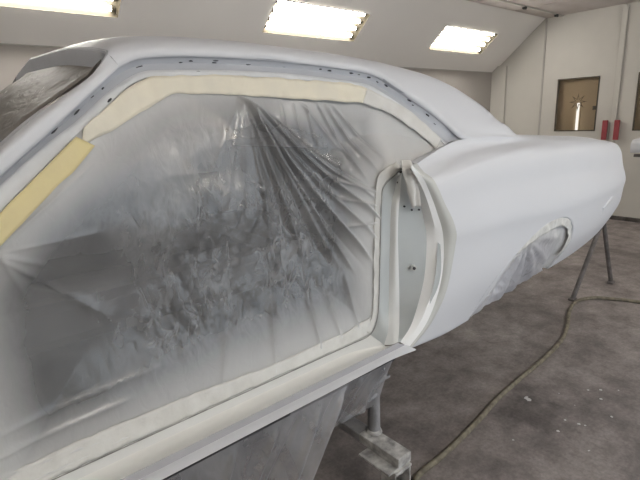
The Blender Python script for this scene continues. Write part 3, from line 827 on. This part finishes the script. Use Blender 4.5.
# narrow grey slot pressed into the bevel
slot_a = cr([(1.428, 1.030, -.46), (1.410, 1.022, -.56), (1.393, 1.022, -.63), (1.372, 1.026, -.69)], 12)
slot_b = cr([(1.432, 1.022, -.47), (1.427, 1.012, -.56), (1.408, 1.012, -.63), (1.376, 1.022, -.69)], 12)
grid('jamb_slot', [list(slot_a + np.array([0, -.006, 0])), list((slot_a + slot_b) / 2 + np.array([0, -.004, 0])), list(slot_b + np.array([0, -.006, 0]))], M['jamb'], car)
def disc(name, c, r, mat, depth=.006, parent=car, ring=False):
    n_ = Vector((-.45, -.89, 0)).normalized()
    cc = Vector((c[0], c[1], c[2] + H))
    return bobj(name, lambda bm: add_tube(bm, cc - n_ * depth * .5, cc + n_ * depth, r, 16), mat, parent)
sk = disc('striker_boss', (1.352, 1.078, -.555), .0115, M['rim'], .006)
disc('striker_hole', (1.349, 1.073, -.555), .006, M['chip'], .0045, sk)
for x, y, z in ((1.331, 1.141, -.234), (1.325, 1.105, -.318), (1.345, 1.087, -.332), (1.369, 1.073, -.333)):
    disc('screw_hole', (x, y - .004, z), .0035, M['chip'], .004)

# -- sill
SX = [-0.12, 0.1, 0.4, 0.7, 1.0, 1.14, 1.21]
def sl(y, z, x1=None, dz_end=0.0):
    pts = [(x, y, z) for x in SX]
    if x1 is not None: pts[-1] = (x1, y, z + dz_end)
    return cr(pts, 60)
s0, s1 = sl(1.15, -.802, 1.19), sl(1.128, -.816, 1.187, 0)
s1[:, 1] -= .049 * np.clip((s1[:, 0] - 1.0) / .187, 0, 1) ** 2
s2, s3, s5 = sl(1.042, -.806, 1.225, 0), sl(1.030, -.820, 1.25, 0), sl(1.0, -.824, 1.275, -.012)
grid('sill_lip', [list(s0 + np.array([0, .02, .012])), list(s0), list(s0 * .5 + s1 * .5 + np.array([0, 0, .002])), list(s1)], M['jamb_white'], car)
grid('sill_plate', [list(s1), list(s1 * .9 + s2 * .1 + np.array([0, 0, -.006])), list(s1 * .5 + s2 * .5 + np.array([0, 0, -.008])), list(s1 * .1 + s2 * .9 + np.array([0, 0, -.004])), list(s2)], M['sill'], car)
grid('sill_step', [list(s2), list(s2 + np.array([0, -.003, -.004])), list(s3)], M['step'], car, angle=30)
def rk_cut(dy, dz): return [(min(p[0], 1.12), p[1] + dy, p[2] + dz) for p in s5]
grid('rocker_panel', [list(s3), list(s5 + np.array([0, .004, .0])), list(s5 + np.array([0, -.001, -.003])), list(s5 + np.array([0, .05, -.012]))], M['body'], car, angle=45)
grid('rocker_skirt', [list(s5 + np.array([0, .048, -.011])), rk_cut(.06, -.09), rk_cut(.15, -.11)], M['undercoat'], car)
bobj('drain_hole', lambda bm: add_tube(bm, (.452, 1.068, H - .830), (.452, 1.068, H - .8165), .0025, 10), M['shadow_hole'], car)

# -- thin dark tube standing in for shadow where the masking meets the metal
shadow_c = np.vstack([s0[4:] + np.array([0, -.004, .002]), cr(J0[::-1], 50)[1:] + np.array([0, -.003, 0])])
tube_path('edge_shadow_line', [(p[0], p[1], p[2] + H) for p in cr(shadow_c[::3], 120)], .0014, M['shadow_hole'], car, seg=5)

# -- front hinge pillar, wing and bonnet (ahead of the frame), cabin inside
grid('hinge_pillar', [cr([(-.12, 1.0, -.83), (-.15, .985, -.5), (-.13, 1.035, -.262)], 14), cr([(-.06, 1.12, -.81), (-.09, 1.10, -.5), (-.03, 1.05, -.262)], 14), cr([(-.01, 1.16, -.80), (-.03, 1.15, -.5), (-.01, 1.09, -.262)], 14)], M['jamb'], car)
wing_rows = []
for t in np.linspace(0, 1, 14):
    x = -.12 - t * 1.75
    tap = .12 * t * t
    wing_rows.append(cr([(x, 1.06 + tap, -.84), (x, .99 + tap, -.52), (x, 1.03 + tap, -.30), (x, 1.10 + tap, -.265 - .05 * t), (x, 1.5 + .5 * tap, -.24 - .05 * t), (x, 2.0, -.22 - .05 * t)], 24))
wing = grid('front_wing', wing_rows, M['body'], car)
mirror(wing)
grid('cowl', [[(-.12, y, -.255 + .03 * math.sin(math.pi * (y - 1.03) / 1.94)) for y in np.linspace(1.03, 2.97, 12)],
              [(-.02, y, -.30) for y in np.linspace(1.10, 2.90, 12)]], M['body'], car)

def cabin(bm):
    add_box(bm, (.72, 2.0, H - .80), (1.75, 1.66, .03))          # floor pan
    add_box(bm, (-.14, 2.0, H - .55), (.03, 1.66, .5))           # bulkhead
    add_box(bm, (1.62, 2.0, H - .47), (.03, 1.6, .66))           # rear bulkhead
    add_box(bm, (.62, 2.0, H - .70), (1.5, .26, .2), .05)        # tunnel
    add_box(bm, (-.02, 2.0, H - .36), (.2, 1.6, .16), .05)       # dash
    add_box(bm, (.7, 2.83, H - .55), (1.6, .03, .5))             # far door side
    add_box(bm, (1.42, 2.0, H - .66), (.42, 1.3, .26), .06)      # rear seat step
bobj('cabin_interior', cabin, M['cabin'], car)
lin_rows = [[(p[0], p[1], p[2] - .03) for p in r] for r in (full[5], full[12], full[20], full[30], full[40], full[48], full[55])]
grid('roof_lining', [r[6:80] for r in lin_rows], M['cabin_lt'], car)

# side marker on the tail of the quarter
mk = []
mxz = [(3.06, -.575), (3.22, -.528), (3.225, -.552), (3.065, -.602)]
mv = [(x, side_y(x, z) - .008, z) for x, z in mxz] + [(x + dx, side_y(x + dx, z + dz) + .004, z + dz) for (x, z), (dx, dz) in zip(mxz, ((-.01, .006), (.01, .006), (.01, -.006), (-.01, -.006)))]
mesh('side_marker', mv, [(0, 1, 2, 3), (0, 1, 5, 4), (1, 2, 6, 5), (2, 3, 7, 6), (3, 0, 4, 7)], M['body'], car, smooth=False)


# ------------------------------------------------------------------ masking film and paper
def put_attr(o, name, vals):
    a = o.data.attributes.new(name, 'FLOAT', 'POINT')
    a.data.foreach_set('value', np.asarray(vals, np.float32).ravel())




def fold(X, Z, a, b, amp, w0, w1, sharpness=1.0, fade=0.85):
    """ridge of height amp along a-b whose half width grows from w0 to w1"""
    a, b = np.array(a), np.array(b)
    d = b - a; L_ = np.linalg.norm(d); d = d / L_; n_ = np.array([-d[1], d[0]])
    s = ((X - a[0]) * d[0] + (Z - a[1]) * d[1]) / L_
    t = (X - a[0]) * n_[0] + (Z - a[1]) * n_[1]
    w = w0 + (w1 - w0) * np.clip(s, 0, 1)
    env = sstep(-.03, .10, s) * (1 - sstep(fade, 1.12, s))
    return amp * env * np.exp(-np.abs(t / w) ** (2 * sharpness))


# door opening film
NU, NVF = 400, 310
f_left = cr([(0.0, 1.155, -.802), (-.03, 1.155, -.6), (-.03, 1.135, -.4), (0.0, 1.085, -.262), (.106, 1.118, -.15), (.242, 1.172, -.044), (.349, 1.215, .036), (.43, 1.245, .095)], NVF)
f_top = cr([(.43, 1.245, .095), (.479, 1.26, .119), (.515, 1.263, .125), (.705, 1.268, .134), (.922, 1.266, .130), (1.094, 1.263, .124), (1.202, 1.259, .118), (1.266, 1.254, .108), (1.321, 1.243, .087), (1.461, 1.208, .023), (1.535, 1.174, -.04), (1.61, 1.133, -.117)], NU)
f_right = cr([(1.19, 1.157, -.803), (1.215, 1.157, -.768), (1.232, 1.157, -.711), (1.239, 1.157, -.592), (1.247, 1.157, -.419), (1.257, 1.157, -.29), (1.29, 1.155, -.225), (1.38, 1.15, -.182), (1.50, 1.143, -.15), (1.61, 1.133, -.117)], NVF)
f_bot = cr([(0.0, 1.155, -.802), (.4, 1.155, -.802), (.8, 1.155, -.802), (1.19, 1.157, -.803)], NU)
F = tfi(f_bot, f_top, f_left, f_right)
U, Vv = np.meshgrid(np.linspace(0, 1, NU), np.linspace(0, 1, NVF))
X, Z = F[..., 0].copy(), F[..., 2].copy()
rim = np.vstack([f_left, f_top, f_right, f_bot])[::3]
dist = np.full(X.shape, 9.0)
for p in rim:
    dist = np.minimum(dist, np.hypot(X - p[0], Z - p[2]))
off = 0.045 * sstep(0, .28, dist)
FAN = (.756, .075)
fan_to = [((.757, -.223), .003, .006, .030), ((.82, -.45), .010, .007, .030), ((.88, -.36), -.010, .006, .03), ((.93, -.42), .012, .006, .022), ((1.017, -.45), -.010, .006, .022), ((1.06, -.47), .014, .006, .020),
          ((1.11, -.496), .022, .005, .011), ((1.15, -.49), -.010, .006, .018), ((1.192, -.488), .024, .005, .010), ((1.236, -.43), .011, .006, .012), ((1.248, -.355), .022, .005, .010), ((1.245, -.29), .010, .005, .012),
          ((1.22, -.25), .010, .005, .012), ((1.031, -.144), .006, .005, .012), ((.69, -.40), .004, .006, .03), ((.62, -.33), .003, .006, .03), ((.55, -.24), .002, .005, .03)]
for b_, am, w0, w1 in fan_to:
    off -= fold(X, Z, FAN, b_, am * 1.25, .005, w1 * .65, sharpness=.6)
for a_, b_, am, w0, w1 in [((.085, -.235), (.175, -.285), .006, .006, .010), ((.085, -.24), (.30, -.47), .008, .006, .020), ((.085, -.232), (.30, -.235), .003, .005, .012), ((.09, -.24), (.14, -.40), .005, .006, .016),
                           ((.085, -.225), (.30, -.08), .004, .005, .01),
                           ((1.087, .05), (1.245, -.17), .014, .006, .012), ((1.05, .06), (1.20, -.20), .010, .005, .012), ((1.12, .05), (1.30, -.15), .010, .005, .014), ((.98, .06), (1.13, -.10), .008, .005, .012),
                           ((1.0, .05), (1.03, -.08), .008, .004, .008), ((.95, .055), (.965, -.06), .007, .004, .008), ((.90, .06), (.905, -.05), .006, .004, .008),
                           ((1.24, -.26), (1.08, -.20), .010, .005, .010), ((1.245, -.31), (1.10, -.27), .010, .005, .010), ((1.247, -.37), (1.12, -.37), .008, .005, .010),
                           ((.0, -.70), (.30, -.69), .006, .008, .012), ((.0, -.745), (.25, -.765), .006, .006, .009), ((.0, -.65), (.40, -.64), .004, .01, .016), ((.02, -.785), (.30, -.78), .007, .004, .006),
                           ((.55, -.80), (.62, -.60), .006, .01, .02), ((.75, -.80), (.80, -.55), .007, .01, .022), ((.95, -.79), (.93, -.5), .008, .01, .022), ((1.05, -.78), (1.0, -.55), .008, .01, .02), ((1.14, -.77), (1.1, -.55), .008, .01, .02)]:
    off -= fold(X, Z, a_, b_, am, w0 * .8, w1 * .75, sharpness=.6)
# soft billows and a crumpled middle
cr_mask = sstep(.10, .25, dist) * sstep(.18, .55, X) * (1 - sstep(-.22, -.12, Z) * 0.8) * (1 - sstep(-.62, -.72, Z) * 0 )
bill = np.zeros_like(X); crum = np.zeros_like(X)
for j in range(NVF):
    for i in range(NU):
        x, z = X[j, i], Z[j, i]
        bill[j, i] = noise.noise((x * 3.1, z * 2.2, 1.7))
        crum[j, i] = noise.turbulence((x * 17.0, z * 8.0, 4.2), 4, True, noise_basis='PERLIN_ORIGINAL')
off += sstep(0, .12, dist) * (.014 * bill) - cr_mask * .008 * (crum - .5)
F[..., 1] += off
door_film = grid('masking_film', [list(r) for r in F], M['film_door'])
ovn = np.array([[noise.noise((X[j, i] * 9, Z[j, i] * 6, 9.1)) for i in range(NU)] for j in range(NVF)])
reach = 0.075 + 0.06 * sstep(.75, 1.25, X) + .05 * sstep(-.55, -.8, Z) * 0 + 0.05 * sstep(-.6, -.85, -np.abs(Z))
low = (1 - sstep(-.78, -.55 - .07 * (1 - sstep(.2, .7, X)), Z))
spray = (1 - sstep(.015, reach + .10, dist + .025 * ovn))
spray = np.maximum(spray * .95, low * .92)
right_cloud = np.maximum(sstep(1.0, 1.30, X) * (0.25 + .30 * sstep(-.30, .0, Z)), sstep(1.17, 1.34, X) * sstep(-.32, -.16, Z))
band = np.exp(-((X - .47 - .25 * (Z + .1)) / .11) ** 2) * sstep(-.40, -.12, Z) * .18  # pale reflected-light blotch, painted in through the overspray mask
band = np.maximum(band, np.exp(-((X - .60) / .25) ** 2) * sstep(-.28, .02, Z) * .10)
spray = np.clip(np.maximum(spray, np.maximum(right_cloud, band)) + .05 * ovn, 0, 1)
put_attr(door_film, 'overspray', spray)
put_attr(door_film, 'crinkle', np.clip(.25 + .75 * cr_mask, 0, 1))
far_film = grid('masking_film', [[(p[0], 2 * YC - p[1], p[2]) for p in r[::4]] for r in F[::4]], M['film_arch'])
put_attr(far_film, 'overspray', spray[::4, ::4] * .5); put_attr(far_film, 'crinkle', np.full(spray[::4, ::4].shape, .5))
tag(far_film, 'hazy masking plastic over the far door opening, seen through the near sheet', 'plastic sheet')
tag(door_film, 'wrinkled clear masking plastic filling the near door opening', 'plastic sheet')


def ragged(c, amp, sc, seed):
    c = np.array(c)
    return c + np.array([[amp * noise.noise((p[0] * sc, p[2] * sc, seed)), 0.0, amp * noise.noise((p[0] * sc, p[2] * sc, seed + 5))] for p in c])


def strip(name, inner, outer, n, mat, label, lift=.006, wrinkle=.0035, seed=1.0, rag=.004, n_across=7):
    a, b = cr(inner, n), cr(outer, n)
    a, b = ragged(a, rag, 30, seed), ragged(b, rag, 22, seed + 2)
    rr = []
    for t in np.linspace(0, 1, n_across):
        row = a * (1 - t) + b * t
        row[:, 1] -= lift
        for p in row:
            p[1] += wrinkle * noise.noise((p[0] * 38, p[2] * 26, seed * 3.3))
        rr.append(list(row))
    o = grid(name, rr, mat)
    thick(o, .0012)
    return tag(o, label, 'masking tape')


def sub(curve, x0, x1):
    c = cr(curve, 300)
    return [tuple(p) for p in c if x0 <= p[0] <= x1][::6]


strip('masking_paper', sub(FLAN, .30, 1.30), [p for p in TAPET if p[0] < 1.30], 120, M['paper'], 'cream masking paper strip along the top of the door opening', seed=1.3, lift=.008)
strip('masking_paper', sub(FLAN, 1.28, 1.60), [p for p in TAPET if p[0] > 1.2], 50, M['paper_white'], 'whitened masking paper strip below the rear roof pillar channel', seed=4.1, lift=.007)
strip('masking_tape', sub(FLAN, -.03, .285), TAPEA, 50, M['yellow'], 'yellow masking tape strip running up the windscreen pillar', seed=2.2, rag=.0015, lift=.012, wrinkle=.0015)
SB = [(-.02, 1.155, -.800), (.30, 1.155, -.800), (.6, 1.155, -.800), (.9, 1.155, -.800), (1.19, 1.155, -.800)]
ST = [(-.02, 1.163, -.745), (.131, 1.163, -.738), (.344, 1.163, -.738), (.618, 1.163, -.748), (.746, 1.163, -.756), (.935, 1.163, -.752), (1.10, 1.163, -.748), (1.20, 1.163, -.73)]
strip('masking_paper', SB, ST, 110, M['paper_white'], 'whitened crinkled masking paper strip along the door sill', seed=6.4, wrinkle=.005, lift=.005)
strip('masking_paper', [(1.19, 1.157, -.80), (1.215, 1.157, -.768), (1.232, 1.157, -.711), (1.239, 1.157, -.592), (1.247, 1.157, -.419), (1.257, 1.157, -.29), (1.285, 1.155, -.225), (1.36, 1.15, -.188)],
      [(1.165, 1.16, -.78), (1.19, 1.16, -.75), (1.207, 1.16, -.70), (1.214, 1.16, -.592), (1.222, 1.16, -.419), (1.228, 1.16, -.28), (1.25, 1.158, -.195), (1.34, 1.155, -.155)], 80, M['paper_white'],
      'whitened masking paper strip beside the grey lock pillar', seed=8.8, wrinkle=.004, lift=.006)

# folded paper tongue hanging over the top of the lock pillar
tg_a = cr([(1.30, 1.095, -.150), (1.285, 1.075, -.175), (1.295, 1.062, -.230), (1.312, 1.062, -.300), (1.318, 1.066, -.318)], 30)
tg_b = cr([(1.345, 1.085, -.150), (1.330, 1.055, -.178), (1.332, 1.043, -.235), (1.345, 1.045, -.300), (1.350, 1.05, -.315)], 30)
rr = []
for t in np.linspace(0, 1, 9):
    row = tg_a * (1 - t) + tg_b * t
    for k, p in enumerate(row):
        p[1] += .007 * math.sin(t * 7 + k * .12) + .004 * noise.noise((p[0] * 60, p[2] * 40, 2.0))
    rr.append(list(row))
tongue = grid('paper_tongue', rr, M['paper_white'])
thick(tongue, .003)
tag(tongue, 'folded white paper tongue hanging over the top of the lock pillar', 'masking paper')

# windscreen film
nw = 60
top_w = cr([(p[0] - .010, p[1] + fence_in(p[1]) * .8, p[2] - fence_drop(p[1]) - .002) for p in hd_full], nw)
bot_w = cr([(-.13, 1.07, -.25), (-.22, 1.3, -.255), (-.30, 1.65, -.25), (-.32, 2.0, -.25), (-.30, 2.35, -.25), (-.22, 2.7, -.255), (-.13, 2.93, -.25)], nw)
nl = cr([(p[0] - .004, p[1] + .006, p[2] + .003) for p in WIND[:-2]], 50)
nl[0] = bot_w[0]; nl[-1] = top_w[0]
fl_ = np.array([(p[0], 2 * YC - p[1], p[2]) for p in nl])
fl_[0] = bot_w[-1]; fl_[-1] = top_w[-1]
W = tfi(bot_w, top_w, nl, fl_)
wo = np.zeros(W.shape[:2])
for j in range(W.shape[0]):
    for i in range(W.shape[1]):
        p = W[j, i]
        e = min(1, 6 * min(i, nw - 1 - i, j, 49 - j) / 50)
        W[j, i, 2] += e * (.010 * noise.turbulence((p[0] * 7 + p[1] * 2, p[1] * 9, .3), 3, True) - .012)
        wo[j, i] = .12 + .35 * max(0, noise.noise((p[0] * 4, p[1] * 3, 6)))
wf_ = grid('windscreen_film', [list(r) for r in W], M['film_wind'])
put_attr(wf_, 'overspray', wo); put_attr(wf_, 'crinkle', np.ones(wo.shape))
tag(wf_, 'dusty masking plastic stretched over the windscreen opening', 'plastic sheet')

# wheel arch film and paper
ar = cr(ARCH, 90)
na_ = 46
Aw = []
for k in range(na_):
    t = k / (na_ - 1)
    row = []
    for i, (x, z) in enumerate(ar):
        u = i / 89.0
        xb2 = 1.70 + (2.585 - 1.70) * (0.04 + .92 * u); zb2 = -.880 + .015 * u
        px_, pz_ = x * (1 - t) + xb2 * t, z * (1 - t) + zb2 * t
        y = side_y(px_, pz_) + .012 + .02 * math.sin(math.pi * min(1, t * 1.2)) 
        row.append([px_, y, pz_])
    Aw.append(row)
Aw = np.array(Aw)
XA, ZA = Aw[..., 0], Aw[..., 2]
offA = np.zeros_like(XA)
for b_, am in (((1.80, -.86), .016), ((1.90, -.87), -.013), ((2.0, -.88), .018), ((2.08, -.88), -.012), ((2.16, -.88), .018), ((2.25, -.88), -.012), ((2.36, -.86), .014), ((2.50, -.80), .012), ((1.75, -.80), .010), ((2.52, -.65), .008)):
    offA -= fold(XA, ZA, (2.10, -.575), b_, am, .008, .03, fade=.9)
for j in range(na_):
    for i in range(90):
        offA[j, i] += .010 * noise.turbulence((XA[j, i] * 18, ZA[j, i] * 14, 3.3), 3, True) * min(1, j / 5)
Aw[..., 1] += offA
af_ = grid('wheel_arch_film', [list(r) for r in Aw], M['film_arch'])
sp = np.zeros(XA.shape)
for j in range(na_):
    sp[j] = np.clip(1 - sstep(.05, .5, np.full(90, j / (na_ - 1))) + .55 * (1 - sstep(1.72, 2.02, XA[j])) + .45 * sstep(2.3, 2.5, XA[j]), 0, 1) * .9
put_attr(af_, 'overspray', sp); put_attr(af_, 'crinkle', np.ones(XA.shape))
tag(af_, 'gathered grey masking plastic covering the rear wheel arch', 'plastic sheet')
arc = np.array([(x, side_y(x, z) + .010, z) for x, z in ar[26:84]])
cen = np.array([2.2, 1.03, -.80])
arc_in = arc + (cen - arc) / np.linalg.norm(cen - arc, axis=1)[:, None] * (.020 + .040 * np.sin(np.linspace(.1, 1, 58) * math.pi))[:, None]
arc_in[:, 1] = arc[:, 1] + .004
strip('masking_paper', [tuple(p) for p in arc[::3]], [tuple(p) for p in arc_in[::3]], 70, M['paper_white'], 'whitened masking paper band under the top lip of the wheel arch', seed=11.0, wrinkle=.008, lift=.004)


# plastic hanging below the sill
def drape(name, top, bottom, nu_, nv_, folds, label, seed, billow=.02, spray_top=.12):
    a, b = cr(top, nu_), cr(bottom, nu_)
    G = np.array([a * (1 - t) + b * t for t in np.linspace(0, 1, nv_)])
    XX, ZZ = G[..., 0], G[..., 2]
    of = np.zeros_like(XX)
    for fa, fb, am, w0, w1 in folds:
        of -= fold(XX, ZZ, fa, fb, am, w0, w1)
    for j in range(nv_):
        t = j / (nv_ - 1)
        for i in range(nu_):
            of[j, i] += min(1, t * 4) * billow * noise.noise((XX[j, i] * 6, ZZ[j, i] * 2.5, seed))
    G[..., 1] += of
    o = grid(name, [list(r) for r in G], M['film_drape'])
    tt = np.repeat(np.linspace(0, 1, nv_)[:, None], nu_, 1)
    nz_ = np.array([[noise.noise((XX[j, i] * 9, ZZ[j, i] * 4, seed + 3)) for i in range(nu_)] for j in range(nv_)])
    edge_ = np.minimum(np.arange(nu_), np.arange(nu_)[::-1])[None, :] / nu_
    put_attr(o, 'overspray', np.clip(.0 + spray_top * (1 - tt) + .22 * np.abs(nz_) + .18 * np.exp(-edge_ * 40), 0, 1))
    put_attr(o, 'crinkle', np.full(XX.shape, .6))
    return tag(o, label, 'plastic sheet')


drape('hanging_film', [(.70, 1.006, -.832), (.9, 1.006, -.833), (1.05, 1.006, -.838), (1.158, 1.012, -.842)],
      [(.66, 1.06, -1.00), (.80, 1.06, -1.012), (.889, 1.06, -1.018), (1.026, 1.06, -1.028), (1.136, 1.058, -1.034)], 90, 60,
      [((1.0, -.84), (.90, -1.0), .012, .006, .014), ((1.06, -.84), (.94, -1.0), -.010, .006, .014), ((1.12, -.85), (1.02, -1.01), .014, .005, .012), ((1.15, -.90), (1.0, -1.03), .012, .005, .010), ((.93, -.84), (.80, -1.0), .012, .006, .014), ((1.13, -.98), (.95, -1.02), .01, .005, .008)],
      'short clear plastic hanging below the sill, ending above the dolly post', 2.0)
drape('hanging_film', [(-.12, .992, -.830), (.2, .990, -.826), (.5, .990, -.826), (.8, .990, -.828), (.915, .992, -.830)],
      [(-.2, .93, -1.32), (.1, .93, -1.33), (.35, .93, -1.33), (.48, .935, -1.30), (.545, .945, -1.24)], 140, 110,
      [((.90, -.84), (.58, -1.20), .016, .006, .020), ((.80, -.84), (.50, -1.25), .018, .006, .026), ((.72, -.84), (.42, -1.2), -.014, .006, .02), ((.64, -.84), (.35, -1.2), .018, .006, .024), ((.50, -.84), (.28, -1.2), .014, .006, .024), ((.36, -.84), (.2, -1.2), .012, .006, .02), ((.86, -.84), (.66, -1.05), -.010, .005, .012)],
      'long clear plastic hanging from the sill at the bottom of the picture', 5.0)

# ------------------------------------------------------------------ dolly under the body
dol = empty('body_dolly', (1.12, 1.6, 0))
tag(dol, 'dusty steel body dolly with a caster below the sill', 'dolly')
ZB = 0.2535
box('crossbeam', (1.13, 1.765, ZB), (.065, 1.66, .035), M['steel'], dol, .006)
box('beam_sleeve', (1.13, 1.03, ZB + .002), (.070, .20, .038), M['steel_white'], dol, .005)
bobj('mounting_plate', lambda bm: add_box(bm, (1.108, 1.01, ZB - .022), (.12, .15, .009), .002), M['steel_white'], dol)
bobj('post', lambda bm: add_tube(bm, (1.150, 1.10, ZB + .0175), (1.150, 1.10, .505), .024, 18), M['steel'], dol, smooth=True)
bobj('post', lambda bm: add_tube(bm, (1.150, 2.45, ZB + .0175), (1.150, 2.45, .505), .026, 18), M['steel'], dol, smooth=True)
bobj('weld_collar', lambda bm: add_tube(bm, (1.150, 1.10, ZB + .020), (1.150, 1.10, ZB + .034), .032, 18, .026), M['steel_white'], dol, smooth=True)
box('side_rail', (.2, 1.72, ZB), (1.92, .08, .035), M['steel'], dol, .005)
for yc in (.965, 2.50):
    ca = bobj('caster', lambda bm: (add_box(bm, (1.080, yc, .155), (.007, .07, .13), .003), add_box(bm, (1.160, yc, .155), (.007, .07, .13), .003),
                                    add_box(bm, (1.12, yc, .221), (.087, .08, .010), .003), add_tube(bm, (1.12, yc, .20), (1.12, yc, .222), .03, 16)), M['steel_white'], dol)
    bobj('wheel', lambda bm: (add_tube(bm, (1.098, yc - .02, .075), (1.142, yc - .02, .075), .075, 32), add_tube(bm, (1.090, yc - .02, .075), (1.150, yc - .02, .075), .03, 16)), M['rubber'], ca, smooth=True)
    bobj('axle', lambda bm: add_tube(bm, (1.070, yc - .02, .1), (1.170, yc - .02, .1), .011, 10), M['steel'], ca, smooth=True)
bobj('rear_support', lambda bm: (add_box(bm, (-.7, 1.72, ZB), (.09, 1.3, .035), .004),), M['steel'], dol)
for yc in (1.15, 2.3):
    bobj('wheel', lambda bm: add_tube(bm, (-.73, yc, .0645), (-.67, yc, .0645), .0645, 24), M['rubber'], dol, smooth=True)
    box('caster_fork', (-.7, yc, .185), (.07, .07, .11), M['steel_white'], dol)
for y in (1.10, 2.45):
    box('body_mount', (1.150, y, .508), (.10, .08, .012), M['steel'], dol, .003)

# ------------------------------------------------------------------ trestle behind the tail
tre = empty('trestle', (4.05, 2.0, 0))
tag(tre, 'dark metal trestle standing on the floor behind the car tail', 'trestle')
for y in (1.36, 2.6):
    for xf_, xt_ in ((3.715, 4.06), (4.325, 4.11)):
        yo = .03 if y < 2 else -.03
        L_ = bobj('leg', lambda bm: add_tube(bm, (xf_, y + (.03 if xf_ < 4 else -.035) , .008), (xt_, y, .56), .017, 10), M['leg'], tre, smooth=True)
        box('foot', (xf_, y + (.03 if xf_ < 4 else -.035), .009), (.06, .045, .016), M['leg'], L_, .003)
box('top_beam', (4.085, 1.985, .555), (.045, 1.24, .045), M['leg'], tre, .005)

# ------------------------------------------------------------------ air hose
HOSE = [(-.6, .52), (.3, .56), (.8, .62), (1.05, .71), (1.17, .82), (1.235, .935), (1.31, 1.02), (1.518, 1.027), (1.796, 1.052), (2.061, 1.086), (2.324, 1.101), (2.617, 1.112), (2.938, 1.143), (3.173, 1.205), (3.421, 1.294), (3.603, 1.341), (3.734, 1.338), (3.851, 1.277), (3.906, 1.189), (3.959, 1.085), (3.98, 1.008), (4.05, .75), (4.2, .3), (4.3, -.3)]
hp = cr([(x, y, .0125) for x, y in HOSE], 220)
tag(tube_path('air_hose', hp, .0125, M['hose'], seg=10), 'dirty tan air hose snaking across the concrete floor', 'hose')

# ------------------------------------------------------------------ paint splatter
sv, sf = [], []
for x, y, r_ in [(2.187, .986, .018), (2.20, 1.0, .008), (2.145, .782, .008), (2.161, .725, .008), (2.49, .81, .008), (2.538, .764, .009), (2.451, .732, .008), (2.039, .769, .008), (2.328, .64, .008), (1.83, .878, .005), (2.17, .70, .006), (2.30, .80, .004), (2.6, .70, .005), (2.0, .62, .005), (2.35, .9, .004)]:
    i0 = len(sv); n_ = 9
    sv.append((x, y, .0025))
    for k in range(n_):
        a = 2 * math.pi * k / n_; rr = r_ * random.uniform(.55, 1.2)
        sv.append((x + rr * math.cos(a), y + rr * math.sin(a), .0004))
    for k in range(n_): sf.append((i0, i0 + 1 + k, i0 + 1 + (k + 1) % n_))
tag(mesh('paint_splatter', sv, sf, M['splat'], rel=False), 'scattered white paint drips dried on the concrete floor', 'paint drips', kind='stuff')

# ------------------------------------------------------------------ white panel on a rack at the right edge
pan = empty('painted_panel', (5.45, 1.3, 1.02))
tag(pan, 'white painted car panel lying on a rack at the right edge', 'car panel')
pr = []
for t in np.linspace(0, 1, 10):
    y = 1.545 - t * .75
    pr.append(cr([(5.15, y, -.415), (5.152, y + .004 * (t < .05), -.33), (5.18, y - .006 * (t < .05), -.300), (5.5, y - .015 * (t < .05), -.292), (5.8, y, -.31), (5.85, y, -.40)], 22))
p_o = grid('panel_skin', pr, M['body'], pan)
thick(p_o, .012)
grid('panel_end', [pr[0], [(5.5, 1.535, -.40)] * 22], M['body'], pan)
rk = empty('panel_rack', (5.5, 1.3, 0))
tag(rk, 'steel rack holding the white panel at the right edge', 'rack')
for y in (1.38, .95):
    box('rack_arm', (5.5, y, H - .45), (.62, .03, .03), M['leg'], rk, .004)
    for x in (5.24, 5.76):
        bobj('leg', lambda bm: add_tube(bm, (x, y - .05 if y > 1.2 else y + .05, 0), (x, y, H - .46), .014, 10), M['leg'], rk, smooth=True)
box('rack_spreader', (5.5, 1.275, H - .47), (.03, .68, .03), M['leg'], rk, .004)
